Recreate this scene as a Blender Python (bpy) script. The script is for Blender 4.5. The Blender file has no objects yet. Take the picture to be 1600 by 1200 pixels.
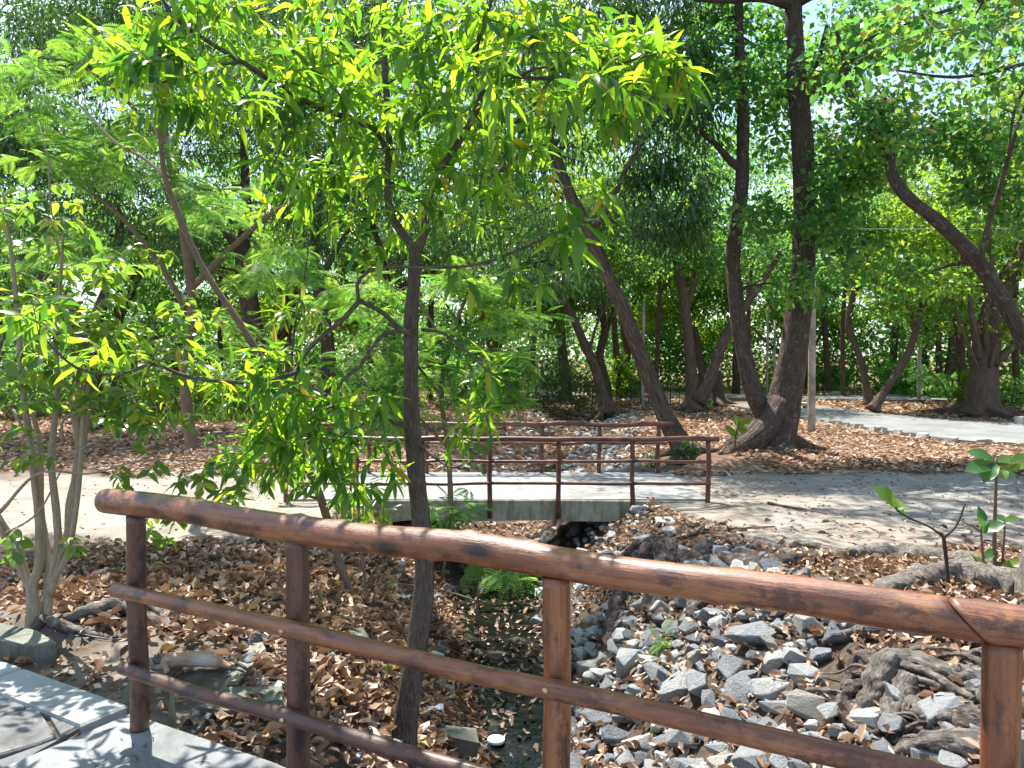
import bpy, bmesh, math, random
import numpy as np
from mathutils import Vector, Matrix, noise

random.seed(11)
RNG = np.random.default_rng(11)
SC = bpy.context.scene
COL = SC.collection
R = math.radians

# ------------------------------------------------------------------ camera, sky, sun, exposure
CAM_Z, PITCH, FPX = 1.7, R(1.9), 1200.0
cam_data = bpy.data.cameras.new('camera')
cam_data.sensor_width = 36.0
cam_data.lens = 27.0
cam_data.clip_start = 0.05
cam_data.clip_end = 1500.0
cam = bpy.data.objects.new('camera', cam_data)
cam.location = (0, 0, CAM_Z)
cam.rotation_euler = (R(90) - PITCH, 0, 0)
COL.objects.link(cam)
SC.camera = cam

SUN_EL, SUN_AZ = R(62), R(-28)          # azimuth clockwise from +Y (the view direction): high, ahead and a little left
world = bpy.data.worlds.new('World')
SC.world = world
world.use_nodes = True
wn = world.node_tree
wn.nodes.clear()
w_out = wn.nodes.new('ShaderNodeOutputWorld')
w_bg = wn.nodes.new('ShaderNodeBackground')
w_sky = wn.nodes.new('ShaderNodeTexSky')
w_sky.sky_type = 'NISHITA'
w_sky.sun_disc = False
w_sky.sun_elevation = SUN_EL
w_sky.sun_rotation = SUN_AZ
w_sky.air_density = 1.0
w_sky.dust_density = 0.8
w_bg.inputs['Strength'].default_value = 0.13
w_tc = wn.nodes.new('ShaderNodeTexCoord')
w_n = wn.nodes.new('ShaderNodeTexNoise')
w_n.inputs['Scale'].default_value = 3.2
w_n.inputs['Detail'].default_value = 7.0
w_n.inputs['Roughness'].default_value = 0.6
w_r = wn.nodes.new('ShaderNodeValToRGB')
w_r.color_ramp.elements[0].position = 0.47
w_r.color_ramp.elements[1].position = 0.66
w_m = wn.nodes.new('ShaderNodeMix')
w_m.data_type = 'RGBA'
w_m.inputs[7].default_value = (3.7, 4.2, 4.9, 1)
wn.links.new(w_tc.outputs['Generated'], w_n.inputs['Vector'])
wn.links.new(w_n.outputs['Fac'], w_r.inputs[0])
wn.links.new(w_r.outputs[0], w_m.inputs[0])
wn.links.new(w_sky.outputs[0], w_m.inputs[6])
wn.links.new(w_m.outputs[2], w_bg.inputs['Color'])
wn.links.new(w_bg.outputs[0], w_out.inputs['Surface'])

sun_data = bpy.data.lights.new('sun', 'SUN')
sun_data.energy = 5.0
sun_data.angle = R(0.5)
sun_data.color = (1.0, 0.955, 0.88)
sun = bpy.data.objects.new('sun', sun_data)
sdir = Vector((math.sin(SUN_AZ) * math.cos(SUN_EL), math.cos(SUN_AZ) * math.cos(SUN_EL), math.sin(SUN_EL)))
sun.rotation_euler = sdir.to_track_quat('Z', 'Y').to_euler()
sun.location = (-10, 0, 30)
COL.objects.link(sun)

SC.view_settings.view_transform = 'Standard'
SC.view_settings.look = 'None'
SC.view_settings.exposure = 1.32
SC.view_settings.gamma = 1.0
SC.view_settings.use_curve_mapping = False
SC.render.engine = 'CYCLES'
SC.cycles.max_bounces = 6
SC.cycles.diffuse_bounces = 3
SC.cycles.glossy_bounces = 2
SC.cycles.transmission_bounces = 4
SC.cycles.transparent_max_bounces = 6
SC.cycles.sample_clamp_indirect = 6.0
SC.cycles.use_denoising = True
SC.cycles.use_adaptive_sampling = True
SC.cycles.adaptive_threshold = 0.02


# ------------------------------------------------------------------ helpers
def P(px, py, d):
    """point of the 1600x1200 picture at world distance y = d"""
    x = (px - 800.0) / FPX
    u = -(py - 600.0) / FPX
    y = math.cos(PITCH) + math.sin(PITCH) * u
    z = -math.sin(PITCH) + math.cos(PITCH) * u
    s = d / y
    return Vector((x * s, d, CAM_Z + z * s))


def PG(px, py, z):
    """point of the picture on the level z"""
    a = P(px, py, 1.0)
    d = (z - CAM_Z) / (a.z - CAM_Z)
    return P(px, py, d)


def tag(o, label=None, cat=None, group=None, kind=None):
    if label: o['label'] = label
    if cat: o['category'] = cat
    if group: o['group'] = group
    if kind: o['kind'] = kind
    return o


def empty(name, loc, label, cat, group=None):
    o = bpy.data.objects.new(name, None)
    o.location = loc
    o.empty_display_size = 0.2
    COL.objects.link(o)
    return tag(o, label, cat, group)


def link(name, me, parent=None, local=False):
    o = bpy.data.objects.new(name, me)
    COL.objects.link(o)
    if parent is not None:
        o.parent = parent
    return o


class MB:
    """collects triangles; one mesh object when built"""
    def __init__(s):
        s.v, s.f, s.a, s.uv, s.n = [], [], [], [], 0

    def add(s, v, f, rnd=0.0, uv=None):
        v = np.asarray(v, dtype=np.float64).reshape(-1, 3)
        f = np.asarray(f, dtype=np.int64).reshape(-1, 3)
        s.v.append(v)
        s.f.append(f + s.n)
        r = np.empty(len(v))
        r[:] = rnd
        s.a.append(r)
        s.uv.append(np.zeros((len(v), 2)) if uv is None else np.asarray(uv, dtype=np.float64))
        s.n += len(v)

    def quads(s, v, q, rnd=0.0, uv=None):
        q = np.asarray(q).reshape(-1, 4)
        s.add(v, np.concatenate([q[:, [0, 1, 2]], q[:, [0, 2, 3]]]), rnd, uv)

    def box(s, c, size, rot=0.0, rnd=0.0, jit=0.0):
        x, y, z = [k / 2 for k in size]
        v = np.array([(a * x, b * y, d * z) for d in (-1, 1) for b in (-1, 1) for a in (-1, 1)])
        if jit:
            v = v + RNG.normal(0, jit, v.shape)
        ca, sa = math.cos(rot), math.sin(rot)
        v = np.stack([v[:, 0] * ca - v[:, 1] * sa, v[:, 0] * sa + v[:, 1] * ca, v[:, 2]], 1) + np.array(c)
        s.quads(v, [(0, 2, 3, 1), (4, 5, 7, 6), (0, 1, 5, 4), (2, 6, 7, 3), (0, 4, 6, 2), (1, 3, 7, 5)], rnd)

    def mesh(s, name, mat, smooth=True, origin=None):
        v = np.concatenate(s.v)
        f = np.concatenate(s.f)
        a = np.concatenate(s.a)
        uv = np.concatenate(s.uv)
        if origin is not None:
            v = v - np.array(origin)
        me = bpy.data.meshes.new(name)
        me.vertices.add(len(v))
        me.vertices.foreach_set('co', v.astype(np.float32).ravel())
        me.loops.add(len(f) * 3)
        me.loops.foreach_set('vertex_index', f.astype(np.int32).ravel())
        me.polygons.add(len(f))
        me.polygons.foreach_set('loop_start', np.arange(0, len(f) * 3, 3, dtype=np.int32))
        me.polygons.foreach_set('loop_total', np.full(len(f), 3, dtype=np.int32))
        me.polygons.foreach_set('use_smooth', np.full(len(f), smooth, dtype=bool))
        me.update(calc_edges=True)
        at = me.attributes.new('rnd', 'FLOAT', 'POINT')
        at.data.foreach_set('value', a.astype(np.float32))
        if np.any(uv):
            ul = me.uv_layers.new(name='uv')
            ul.data.foreach_set('uv', uv[f.ravel()].astype(np.float32).ravel())
        me.materials.append(mat)
        return me

    def build(s, name, mat, parent=None, smooth=True, label=None, kind=None):
        origin = parent.location if parent is not None and parent.type == 'EMPTY' else None
        if parent is not None and parent.type != 'EMPTY':
            origin = parent.parent.location if parent.parent else parent.location
        o = link(name, s.mesh(name, mat, smooth, origin), parent)
        return tag(o, label, None, None, kind)


def resample(pts, rad, step):
    """Catmull-Rom through the points, evenly spaced"""
    P_ = np.array([tuple(p) for p in pts], dtype=float)
    r_ = np.array(rad, dtype=float)
    n = len(P_)
    if n == 2:
        L = np.linalg.norm(P_[1] - P_[0])
        k = max(2, int(L / step) + 1)
        t = np.linspace(0, 1, k)[:, None]
        return P_[0] * (1 - t) + P_[1] * t, r_[0] * (1 - t[:, 0]) + r_[1] * t[:, 0]
    E = np.concatenate([[2 * P_[0] - P_[1]], P_, [2 * P_[-1] - P_[-2]]])
    out, ro = [], []
    for i in range(n - 1):
        a, b, c, d = E[i:i + 4]
        L = np.linalg.norm(c - b)
        k = max(2, int(round(L / step)))
        t = np.linspace(0, 1, k, endpoint=(i == n - 2))[:, None]
        if i == n - 2:
            t = np.linspace(0, 1, k + 1)[:, None]
        out.append(0.5 * ((2 * b) + (c - a) * t + (2 * a - 5 * b + 4 * c - d) * t ** 2 + (3 * b - a - 3 * c + d) * t ** 3))
        ro.append(r_[i] * (1 - t[:, 0]) + r_[i + 1] * t[:, 0])
    return np.concatenate(out), np.concatenate(ro)


def tube(mb, pts, rad, sides=8, step=None, rough=0.0, lobes=0.0, flare=0.0, fl_len=0.8, cap=True, ridge=0.0, rnd=0.0, knots=0):
    """a tapered limb along a polyline: world-space rings with uneven surface"""
    if step is None:
        step = max(0.04, float(np.mean(rad)) * 1.2)
    p, r = resample(pts, rad, step)
    n = len(p)
    T = np.gradient(p, axis=0)
    T /= np.linalg.norm(T, axis=1)[:, None] + 1e-9
    ref = np.array([0.0, -1.0, 0.0]) if abs(T[0][1]) < 0.9 else np.array([1.0, 0, 0])
    N = np.zeros_like(T)
    nn = ref
    for i in range(n):
        nn = nn - T[i] * np.dot(nn, T[i])
        nn /= np.linalg.norm(nn) + 1e-9
        N[i] = nn
    B = np.cross(T, N)
    s = np.concatenate([[0], np.cumsum(np.linalg.norm(np.diff(p, axis=0), axis=1))])
    th = np.linspace(0, 2 * np.pi, sides, endpoint=False) + np.pi / 2
    TH, S = np.meshgrid(th, s)
    rr = np.repeat(r[:, None], sides, 1)
    ph = RNG.uniform(0, 6.28, 8)
    d = np.zeros_like(TH)
    if rough:
        rm = max(float(np.mean(r)), 1e-3)
        d += rough * (np.sin(2 * TH + S / rm * 0.35 + ph[0]) * 0.5 + np.sin(3 * TH - S / rm * 0.6 + ph[1]) * 0.35
                      + np.sin(S / rm * 0.9 + ph[2]) * 0.4 + np.sin(5 * TH + S / rm * 0.9 + ph[3]) * 0.25)
        d += rough * RNG.normal(0, 0.22, d.shape)
    if ridge:
        d += ridge * np.sign(np.sin(TH * max(4, sides // 3) + S * 1.3 + ph[4] + 1.2 * np.sin(S * 2.1 + ph[6]))) * 0.5
    if lobes:
        d += lobes * np.exp(-S / fl_len) * (np.cos(4 * TH + ph[5]) * 0.55 + np.cos(7 * TH + ph[6]) * 0.3 + 0.25)
    if flare:
        d += flare * np.exp(-S / (fl_len * 0.6))
    for k in range(knots):
        s0, t0 = RNG.uniform(0, s[-1]), RNG.uniform(0, 6.28)
        w = float(np.mean(r)) * RNG.uniform(0.35, 0.6)
        dt = (TH - t0 + np.pi) % (2 * np.pi) - np.pi
        d += 0.16 * np.exp(-((S - s0) / w) ** 2 - (dt / 0.45) ** 2)
    rr = rr * (1 + d)
    V = p[:, None, :] + rr[..., None] * (np.cos(TH)[..., None] * N[:, None, :] + np.sin(TH)[..., None] * B[:, None, :])
    uv = np.stack([np.repeat((th - th[0])[None, :], n, 0) / (2 * np.pi) * 2 * np.pi * max(float(np.mean(r)), 0.005), S], -1)
    V = V.reshape(-1, 3)
    uv = uv.reshape(-1, 2)
    i = np.arange(n - 1)[:, None] * sides
    j = np.arange(sides)[None, :]
    j2 = (j + 1) % sides
    q = np.stack([i + j, i + j2, i + sides + j2, i + sides + j], -1).reshape(-1, 4)
    if cap:
        V = np.concatenate([V, p[:1], p[-1:]])
        uv = np.concatenate([uv, uv[:1], uv[-1:]])
        c0, c1 = len(V) - 2, len(V) - 1
        jj = np.arange(sides)
        f0 = np.stack([np.full(sides, c0), (jj + 1) % sides, jj], 1)
        o = (n - 1) * sides
        f1 = np.stack([np.full(sides, c1), o + jj, o + (jj + 1) % sides], 1)
        t = np.concatenate([q[:, [0, 1, 2]], q[:, [0, 2, 3]], f0, f1])
    else:
        t = np.concatenate([q[:, [0, 1, 2]], q[:, [0, 2, 3]]])
    mb.add(V, t, rnd, uv)
    return p, r


def fbm(x, y, sc, seed=0.0):
    """cheap smooth noise (sum of rotated sines), -1..1"""
    o = np.zeros_like(x, dtype=float)
    a, tot = 1.0, 0.0
    for k in range(4):
        f = sc * (1.9 ** k)
        c, s_ = math.cos(1.3 * k + seed), math.sin(1.3 * k + seed)
        u, v = (x * c - y * s_) * f, (x * s_ + y * c) * f
        o += a * np.sin(u + 1.7 * np.sin(v * 0.8 + seed * 3 + k)) * np.cos(v + 1.3 * np.sin(u * 0.7 + seed + 2 * k))
        tot += a
        a *= 0.55
    return o / tot * 1.4


# ------------------------------------------------------------------ materials
def new_mat(name):
    m = bpy.data.materials.new(name)
    m.use_nodes = True
    nt = m.node_tree
    for n in list(nt.nodes):
        nt.nodes.remove(n)
    out = nt.nodes.new('ShaderNodeOutputMaterial')
    return m, nt, out


def N_(nt, typ, **kw):
    n = nt.nodes.new(typ)
    for k, v in kw.items():
        if k in n.inputs:
            n.inputs[k].default_value = v
        else:
            setattr(n, k, v)
    return n


def ramp(nt, fac, stops, interp='LINEAR'):
    n = nt.nodes.new('ShaderNodeValToRGB')
    cr = n.color_ramp
    cr.interpolation = interp
    while len(cr.elements) > 1:
        cr.elements.remove(cr.elements[-1])
    cr.elements[0].position = stops[0][0]
    cr.elements[0].color = (*stops[0][1], 1)
    for p, c in stops[1:]:
        e = cr.elements.new(p)
        e.color = (*c, 1)
    nt.links.new(fac, n.inputs[0])
    return n.outputs[0]


def rnd_value(nt, seed=0.0):
    a = N_(nt, 'ShaderNodeAttribute', attribute_name='rnd')
    oi = N_(nt, 'ShaderNodeObjectInfo')
    ad = N_(nt, 'ShaderNodeMath', operation='ADD')
    nt.links.new(a.outputs['Fac'], ad.inputs[0])
    nt.links.new(oi.outputs['Random'], ad.inputs[1])
    ad2 = N_(nt, 'ShaderNodeMath', operation='ADD')
    nt.links.new(ad.outputs[0], ad2.inputs[0])
    ad2.inputs[1].default_value = seed
    fr = N_(nt, 'ShaderNodeMath', operation='FRACT')
    nt.links.new(ad2.outputs[0], fr.inputs[0])
    return fr.outputs[0]


def mix(nt, a, b, fac, typ='MIX'):
    n = N_(nt, 'ShaderNodeMix', data_type='RGBA', blend_type=typ)
    for i, v in ((6, a), (7, b)):
        if isinstance(v, tuple):
            n.inputs[i].default_value = (*v, 1)
        else:
            nt.links.new(v, n.inputs[i])
    if isinstance(fac, float):
        n.inputs[0].default_value = fac
    else:
        nt.links.new(fac, n.inputs[0])
    return n.outputs[2]


def leaf_mat(name, front, back, trans_fac=0.5, rough=0.42, spec=0.4):
    """front: ramp stops of the leaf colour; back: ramp stops of the light that comes through it"""
    m, nt, out = new_mat(name)
    r = rnd_value(nt)
    c1 = ramp(nt, r, front)
    c2 = ramp(nt, r, back)
    b = N_(nt, 'ShaderNodeBsdfPrincipled', Roughness=rough)
    b.inputs['Specular IOR Level'].default_value = spec
    nt.links.new(c1, b.inputs['Base Color'])
    t = N_(nt, 'ShaderNodeBsdfTranslucent')
    nt.links.new(c2, t.inputs['Color'])
    mx = N_(nt, 'ShaderNodeMixShader')
    mx.inputs[0].default_value = trans_fac
    nt.links.new(b.outputs[0], mx.inputs[1])
    nt.links.new(t.outputs[0], mx.inputs[2])
    nt.links.new(mx.outputs[0], out.inputs['Surface'])
    return m


def std_mat(name, color_fn, rough=0.8, bump=None, spec=0.3, coat=0.0, metallic=0.0):
    """color_fn(nt) -> colour socket; bump(nt) -> (height socket, strength, distance)"""
    m, nt, out = new_mat(name)
    b = N_(nt, 'ShaderNodeBsdfPrincipled', Roughness=rough)
    b.inputs['Specular IOR Level'].default_value = spec
    b.inputs['Coat Weight'].default_value = coat
    b.inputs['Coat Roughness'].default_value = 0.25
    b.inputs['Metallic'].default_value = metallic
    nt.links.new(color_fn(nt), b.inputs['Base Color'])
    if bump:
        h, st, di = bump(nt)
        bn = N_(nt, 'ShaderNodeBump', Strength=st, Distance=di)
        nt.links.new(h, bn.inputs['Height'])
        nt.links.new(bn.outputs[0], b.inputs['Normal'])
    nt.links.new(b.outputs[0], out.inputs['Surface'])
    return m


def coords(nt, which='Object', scale=(1, 1, 1)):
    if which == 'uv':
        src = N_(nt, 'ShaderNodeUVMap').outputs[0]
    elif which == 'World':
        src = N_(nt, 'ShaderNodeNewGeometry').outputs['Position']
    else:
        src = N_(nt, 'ShaderNodeTexCoord').outputs[which]
    mp = N_(nt, 'ShaderNodeMapping')
    mp.inputs['Scale'].default_value = scale
    nt.links.new(src, mp.inputs[0])
    return mp.outputs[0]


def tex_noise(nt, vec, scale, detail=5, rough=0.6, out='Fac', dist=0.0):
    n = N_(nt, 'ShaderNodeTexNoise', Scale=scale, Detail=detail, Roughness=rough, Distortion=dist)
    nt.links.new(vec, n.inputs['Vector'])
    return n.outputs[out]


def tex_voronoi(nt, vec, scale, feature='F1', out='Distance'):
    n = N_(nt, 'ShaderNodeTexVoronoi', feature=feature, Scale=scale)
    nt.links.new(vec, n.inputs['Vector'])
    return n.outputs[out]


def bark_mat(name, dark, mid, light, scale=1.0, lichen=None, bump=0.9):
    def col(nt):
        v = coords(nt, 'uv', (14 * scale, 2.2 * scale, 1))
        n1 = tex_noise(nt, v, 1.6, 10, 0.8)
        c = ramp(nt, n1, [(0.28, dark), (0.5, mid), (0.74, light)])
        v2 = coords(nt, 'World', (1, 1, 1))
        n2 = tex_noise(nt, v2, 3.0 * scale, 4)
        c = mix(nt, c, light, ramp(nt, n2, [(0.55, (0, 0, 0)), (0.8, (0.6, 0.6, 0.6))]))
        if lichen:
            n3 = tex_noise(nt, v2, 9.0 * scale, 6, 0.75)
            c = mix(nt, c, lichen, ramp(nt, n3, [(0.58, (0, 0, 0)), (0.66, (0.85, 0.85, 0.85))]))
        return c

    def bmp(nt):
        v = coords(nt, 'uv', (16 * scale, 2.6 * scale, 1))
        n1 = tex_noise(nt, v, 1.8, 8, 0.72, dist=0.6)
        vo = tex_voronoi(nt, v, 1.3, 'DISTANCE_TO_EDGE')
        mm = N_(nt, 'ShaderNodeMath', operation='ADD')
        nt.links.new(n1, mm.inputs[0])
        nt.links.new(ramp(nt, vo, [(0.0, (0, 0, 0)), (0.22, (0.8, 0.8, 0.8))]), mm.inputs[1])
        return mm.outputs[0], bump, 0.02
    return std_mat(name, col, 0.9, bmp, 0.2)


M = {}
# leaves ------------------------------------------------------
M['mango_leaf'] = leaf_mat('mango_leaf',
    [(0, (0.022, 0.075, 0.022)), (0.35, (0.035, 0.105, 0.026)), (0.7, (0.060, 0.145, 0.030)), (0.98, (0.10, 0.20, 0.03)), (0.99, (0.42, 0.32, 0.03)), (1, (0.30, 0.14, 0.04))],
    [(0, (0.10, 0.30, 0.02)), (0.3, (0.22, 0.50, 0.025)), (0.6, (0.40, 0.70, 0.03)), (0.97, (0.60, 0.84, 0.03)), (1, (0.75, 0.55, 0.03))], 0.52, 0.33, 0.55)
M['sapling_leaf'] = leaf_mat('sapling_leaf',
    [(0, (0.022, 0.070, 0.018)), (0.5, (0.040, 0.105, 0.022)), (0.92, (0.07, 0.15, 0.03)), (1, (0.30, 0.24, 0.03))],
    [(0, (0.18, 0.40, 0.02)), (0.6, (0.30, 0.54, 0.02)), (1, (0.42, 0.48, 0.03))], 0.45, 0.32, 0.5)
M['bush_leaf'] = leaf_mat('bush_leaf',
    [(0, (0.025, 0.085, 0.025)), (0.5, (0.045, 0.130, 0.030)), (0.9, (0.09, 0.18, 0.03)), (0.95, (0.30, 0.28, 0.04)), (1, (0.35, 0.30, 0.05))],
    [(0, (0.22, 0.46, 0.04)), (0.6, (0.36, 0.60, 0.04)), (1, (0.56, 0.62, 0.05))], 0.48, 0.28, 0.6)
M['feather_leaf'] = leaf_mat('feather_leaf',
    [(0, (0.045, 0.130, 0.040)), (0.6, (0.085, 0.200, 0.050)), (1, (0.16, 0.30, 0.06))],
    [(0, (0.12, 0.36, 0.05)), (0.6, (0.32, 0.62, 0.07)), (1, (0.55, 0.80, 0.08))], 0.5, 0.5, 0.25)
M['broad_leaf'] = leaf_mat('broad_leaf',
    [(0, (0.028, 0.095, 0.040)), (0.5, (0.050, 0.145, 0.050)), (0.95, (0.085, 0.18, 0.045)), (0.985, (0.26, 0.24, 0.03)), (1, (0.40, 0.10, 0.03))],
    [(0, (0.12, 0.38, 0.06)), (0.6, (0.24, 0.54, 0.07)), (1, (0.44, 0.62, 0.06))], 0.5, 0.38, 0.4)
M['dark_leaf'] = leaf_mat('dark_leaf',
    [(0, (0.018, 0.050, 0.022)), (0.6, (0.030, 0.080, 0.030)), (1, (0.060, 0.120, 0.030))],
    [(0, (0.09, 0.24, 0.03)), (1, (0.18, 0.36, 0.03))], 0.3, 0.33, 0.5)
M['light_leaf'] = leaf_mat('light_leaf',
    [(0, (0.060, 0.150, 0.030)), (0.6, (0.100, 0.200, 0.035)), (1, (0.20, 0.26, 0.04))],
    [(0, (0.22, 0.46, 0.03)), (0.7, (0.36, 0.58, 0.03)), (1, (0.52, 0.56, 0.04))], 0.5, 0.45, 0.3)
M['far_leaf'] = leaf_mat('far_leaf',
    [(0, (0.035, 0.095, 0.035)), (0.5, (0.060, 0.140, 0.040)), (1, (0.12, 0.20, 0.04))],
    [(0, (0.14, 0.40, 0.07)), (0.6, (0.28, 0.56, 0.09)), (1, (0.50, 0.70, 0.10))], 0.5, 0.5, 0.3)
LITTER = [(0, (0.055, 0.032, 0.022)), (0.16, (0.12, 0.070, 0.045)), (0.32, (0.27, 0.165, 0.105)), (0.45, (0.26, 0.155, 0.105)), (0.58, (0.44, 0.31, 0.21)), (0.70, (0.38, 0.225, 0.150)),
          (0.82, (0.54, 0.40, 0.28)), (0.95, (0.66, 0.54, 0.42)), (0.98, (0.34, 0.10, 0.06)), (1, (0.46, 0.36, 0.08))]
M['litter_leaf'] = leaf_mat('litter_leaf', LITTER, [(0, (0.20, 0.10, 0.04)), (1, (0.45, 0.26, 0.10))], 0.14, 0.5, 0.35)
M['red_leaf'] = leaf_mat('red_leaf', [(0, (0.42, 0.05, 0.05)), (1, (0.50, 0.12, 0.12))], [(0, (0.5, 0.1, 0.06)), (1, (0.5, 0.1, 0.06))], 0.2, 0.45, 0.3)
M['grass'] = leaf_mat('grass', [(0, (0.06, 0.14, 0.03)), (1, (0.16, 0.24, 0.06))], [(0, (0.2, 0.42, 0.04)), (1, (0.4, 0.5, 0.06))], 0.4, 0.6, 0.2)
# bark --------------------------------------------------------
M['bark_big'] = bark_mat('bark_big', (0.035, 0.026, 0.022), (0.085, 0.062, 0.050), (0.17, 0.13, 0.105), 1.0, (0.30, 0.27, 0.23))
M['bark_lean'] = bark_mat('bark_lean', (0.028, 0.020, 0.016), (0.085, 0.060, 0.044), (0.24, 0.18, 0.13), 0.8, None)
M['bark_red'] = bark_mat('bark_red', (0.046, 0.031, 0.024), (0.115, 0.080, 0.062), (0.21, 0.155, 0.125), 0.8, None)
M['bark_young'] = bark_mat('bark_young', (0.09, 0.068, 0.056), (0.18, 0.14, 0.115), (0.30, 0.245, 0.20), 3.5, None, 1.0)
M['bark_brown'] = bark_mat('bark_brown', (0.10, 0.065, 0.045), (0.19, 0.13, 0.095), (0.28, 0.20, 0.15), 3.0, None, 0.4)
M['bark_pale'] = bark_mat('bark_pale', (0.19, 0.155, 0.11), (0.32, 0.265, 0.20), (0.46, 0.40, 0.32), 3.0, None, 0.4)
def root_mat(name, dark, mid, light):
    def col(nt):
        v = coords(nt, 'World')
        n1 = tex_noise(nt, v, 13, 9, 0.75, dist=1.2)
        c = ramp(nt, n1, [(0.34, dark), (0.5, mid), (0.66, light)])
        s_ = tex_noise(nt, coords(nt, 'uv', (75, 7, 1)), 1.6, 8, 0.75, dist=0.8)
        return mix(nt, c, tuple(k * 0.45 for k in dark), ramp(nt, s_, [(0.50, (0, 0, 0)), (0.60, (0.8, 0.8, 0.8))]))

    def bmp(nt):
        v = coords(nt, 'World')
        a = tex_noise(nt, v, 20, 9, 0.78, dist=1.5)
        s_ = tex_noise(nt, coords(nt, 'uv', (75, 7, 1)), 1.6, 8, 0.75, dist=0.8)
        ad = N_(nt, 'ShaderNodeMath', operation='ADD')
        nt.links.new(a, ad.inputs[0])
        nt.links.new(s_, ad.inputs[1])
        return ad.outputs[0], 1.0, 0.025
    return std_mat(name, col, 0.92, bmp, 0.2)


M['root_grey'] = root_mat('root_grey', (0.11, 0.09, 0.075), (0.27, 0.235, 0.205), (0.46, 0.42, 0.375))
M['root_dark'] = root_mat('root_dark', (0.045, 0.034, 0.030), (0.15, 0.12, 0.105), (0.36, 0.30, 0.27))
M['root_bark'] = bark_mat('root_bark', (0.06, 0.048, 0.040), (0.20, 0.165, 0.14), (0.42, 0.37, 0.32), 3.0, None, 1.0)
M['root_bark_dark'] = bark_mat('root_bark_dark', (0.03, 0.022, 0.018), (0.12, 0.09, 0.075), (0.36, 0.28, 0.24), 3.5, None, 1.0)


def wood_col(nt, tint):
    """varnished debarked pole: lengthwise grain, dark scars, knots, drying cracks"""
    d0, d1, d2, d3 = tint
    n1 = tex_noise(nt, coords(nt, 'Object', (0.7, 12, 12)), 2.4, 10, 0.72, dist=0.5)
    c = ramp(nt, n1, [(0.30, d0), (0.45, d1), (0.56, d2), (0.72, d3)])
    n2 = tex_noise(nt, coords(nt, 'Object', (3.4, 6, 6)), 1.6, 9, 0.72)
    c = mix(nt, c, (d3[0] * 1.05, d3[1] * 1.15, d3[2] * 1.05), ramp(nt, n2, [(0.50, (0, 0, 0)), (0.60, (0.55, 0.55, 0.55))]))
    n5 = tex_noise(nt, coords(nt, 'Object', (4.5, 8, 8)), 1.5, 10, 0.75)
    c = mix(nt, c, (d0[0] * 0.7, d0[1] * 0.7, d0[2] * 0.9), ramp(nt, n5, [(0.54, (0, 0, 0)), (0.60, (0.8, 0.8, 0.8))]))
    kn = tex_voronoi(nt, coords(nt, 'Object', (3.0, 6.0, 6.0)), 1.15)
    c = mix(nt, c, d0, ramp(nt, kn, [(0.20, (0.8, 0.8, 0.8)), (0.30, (0, 0, 0))]))
    c = mix(nt, c, (0.012, 0.006, 0.005), ramp(nt, kn, [(0.13, (1, 1, 1)), (0.18, (0, 0, 0))]))
    n4 = tex_noise(nt, coords(nt, 'Object', (0.8, 55, 55)), 1.4, 6, 0.7)
    c = mix(nt, c, (0.02, 0.010, 0.008), ramp(nt, n4, [(0.66, (0, 0, 0)), (0.69, (0.85, 0.85, 0.85))]))
    n6 = tex_noise(nt, coords(nt, 'Object', (60, 90, 90)), 1.0, 3, 0.7)
    return mix(nt, c, d0, ramp(nt, n6, [(0.60, (0, 0, 0)), (0.72, (0.45, 0.45, 0.45))]))


def wood_bump(nt):
    v = coords(nt, 'Object', (2.0, 26, 26))
    return tex_noise(nt, v, 2.6, 9, 0.75), 0.7, 0.006


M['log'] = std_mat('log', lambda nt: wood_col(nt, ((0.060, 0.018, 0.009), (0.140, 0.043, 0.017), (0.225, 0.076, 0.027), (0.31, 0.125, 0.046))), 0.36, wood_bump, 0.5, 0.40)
M['log_dark'] = std_mat('log_dark', lambda nt: wood_col(nt, ((0.026, 0.011, 0.009), (0.055, 0.022, 0.015), (0.095, 0.037, 0.024), (0.14, 0.057, 0.036))), 0.42, wood_bump, 0.5, 0.25)  # darker copy of log; puts the tree shade on the left posts into colour
M['log_far'] = std_mat('log_far', lambda nt: wood_col(nt, ((0.040, 0.014, 0.011), (0.085, 0.028, 0.018), (0.13, 0.044, 0.026), (0.19, 0.072, 0.042))), 0.42, wood_bump, 0.4, 0.2)
M['cut_wood'] = std_mat('cut_wood', lambda nt: ramp(nt, tex_noise(nt, coords(nt), 20), [(0.3, (0.10, 0.045, 0.03)), (0.7, (0.22, 0.12, 0.08))]), 0.7)
M['gap'] = std_mat('gap', lambda nt: ramp(nt, tex_noise(nt, coords(nt), 9), [(0, (0.015, 0.010, 0.008)), (1, (0.03, 0.02, 0.015))]), 0.9)
M['brass'] = std_mat('brass', lambda nt: ramp(nt, tex_noise(nt, coords(nt), 60), [(0.3, (0.45, 0.32, 0.12)), (0.8, (0.65, 0.52, 0.25))]), 0.4, None, 0.5, 0, 0.8)


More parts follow.
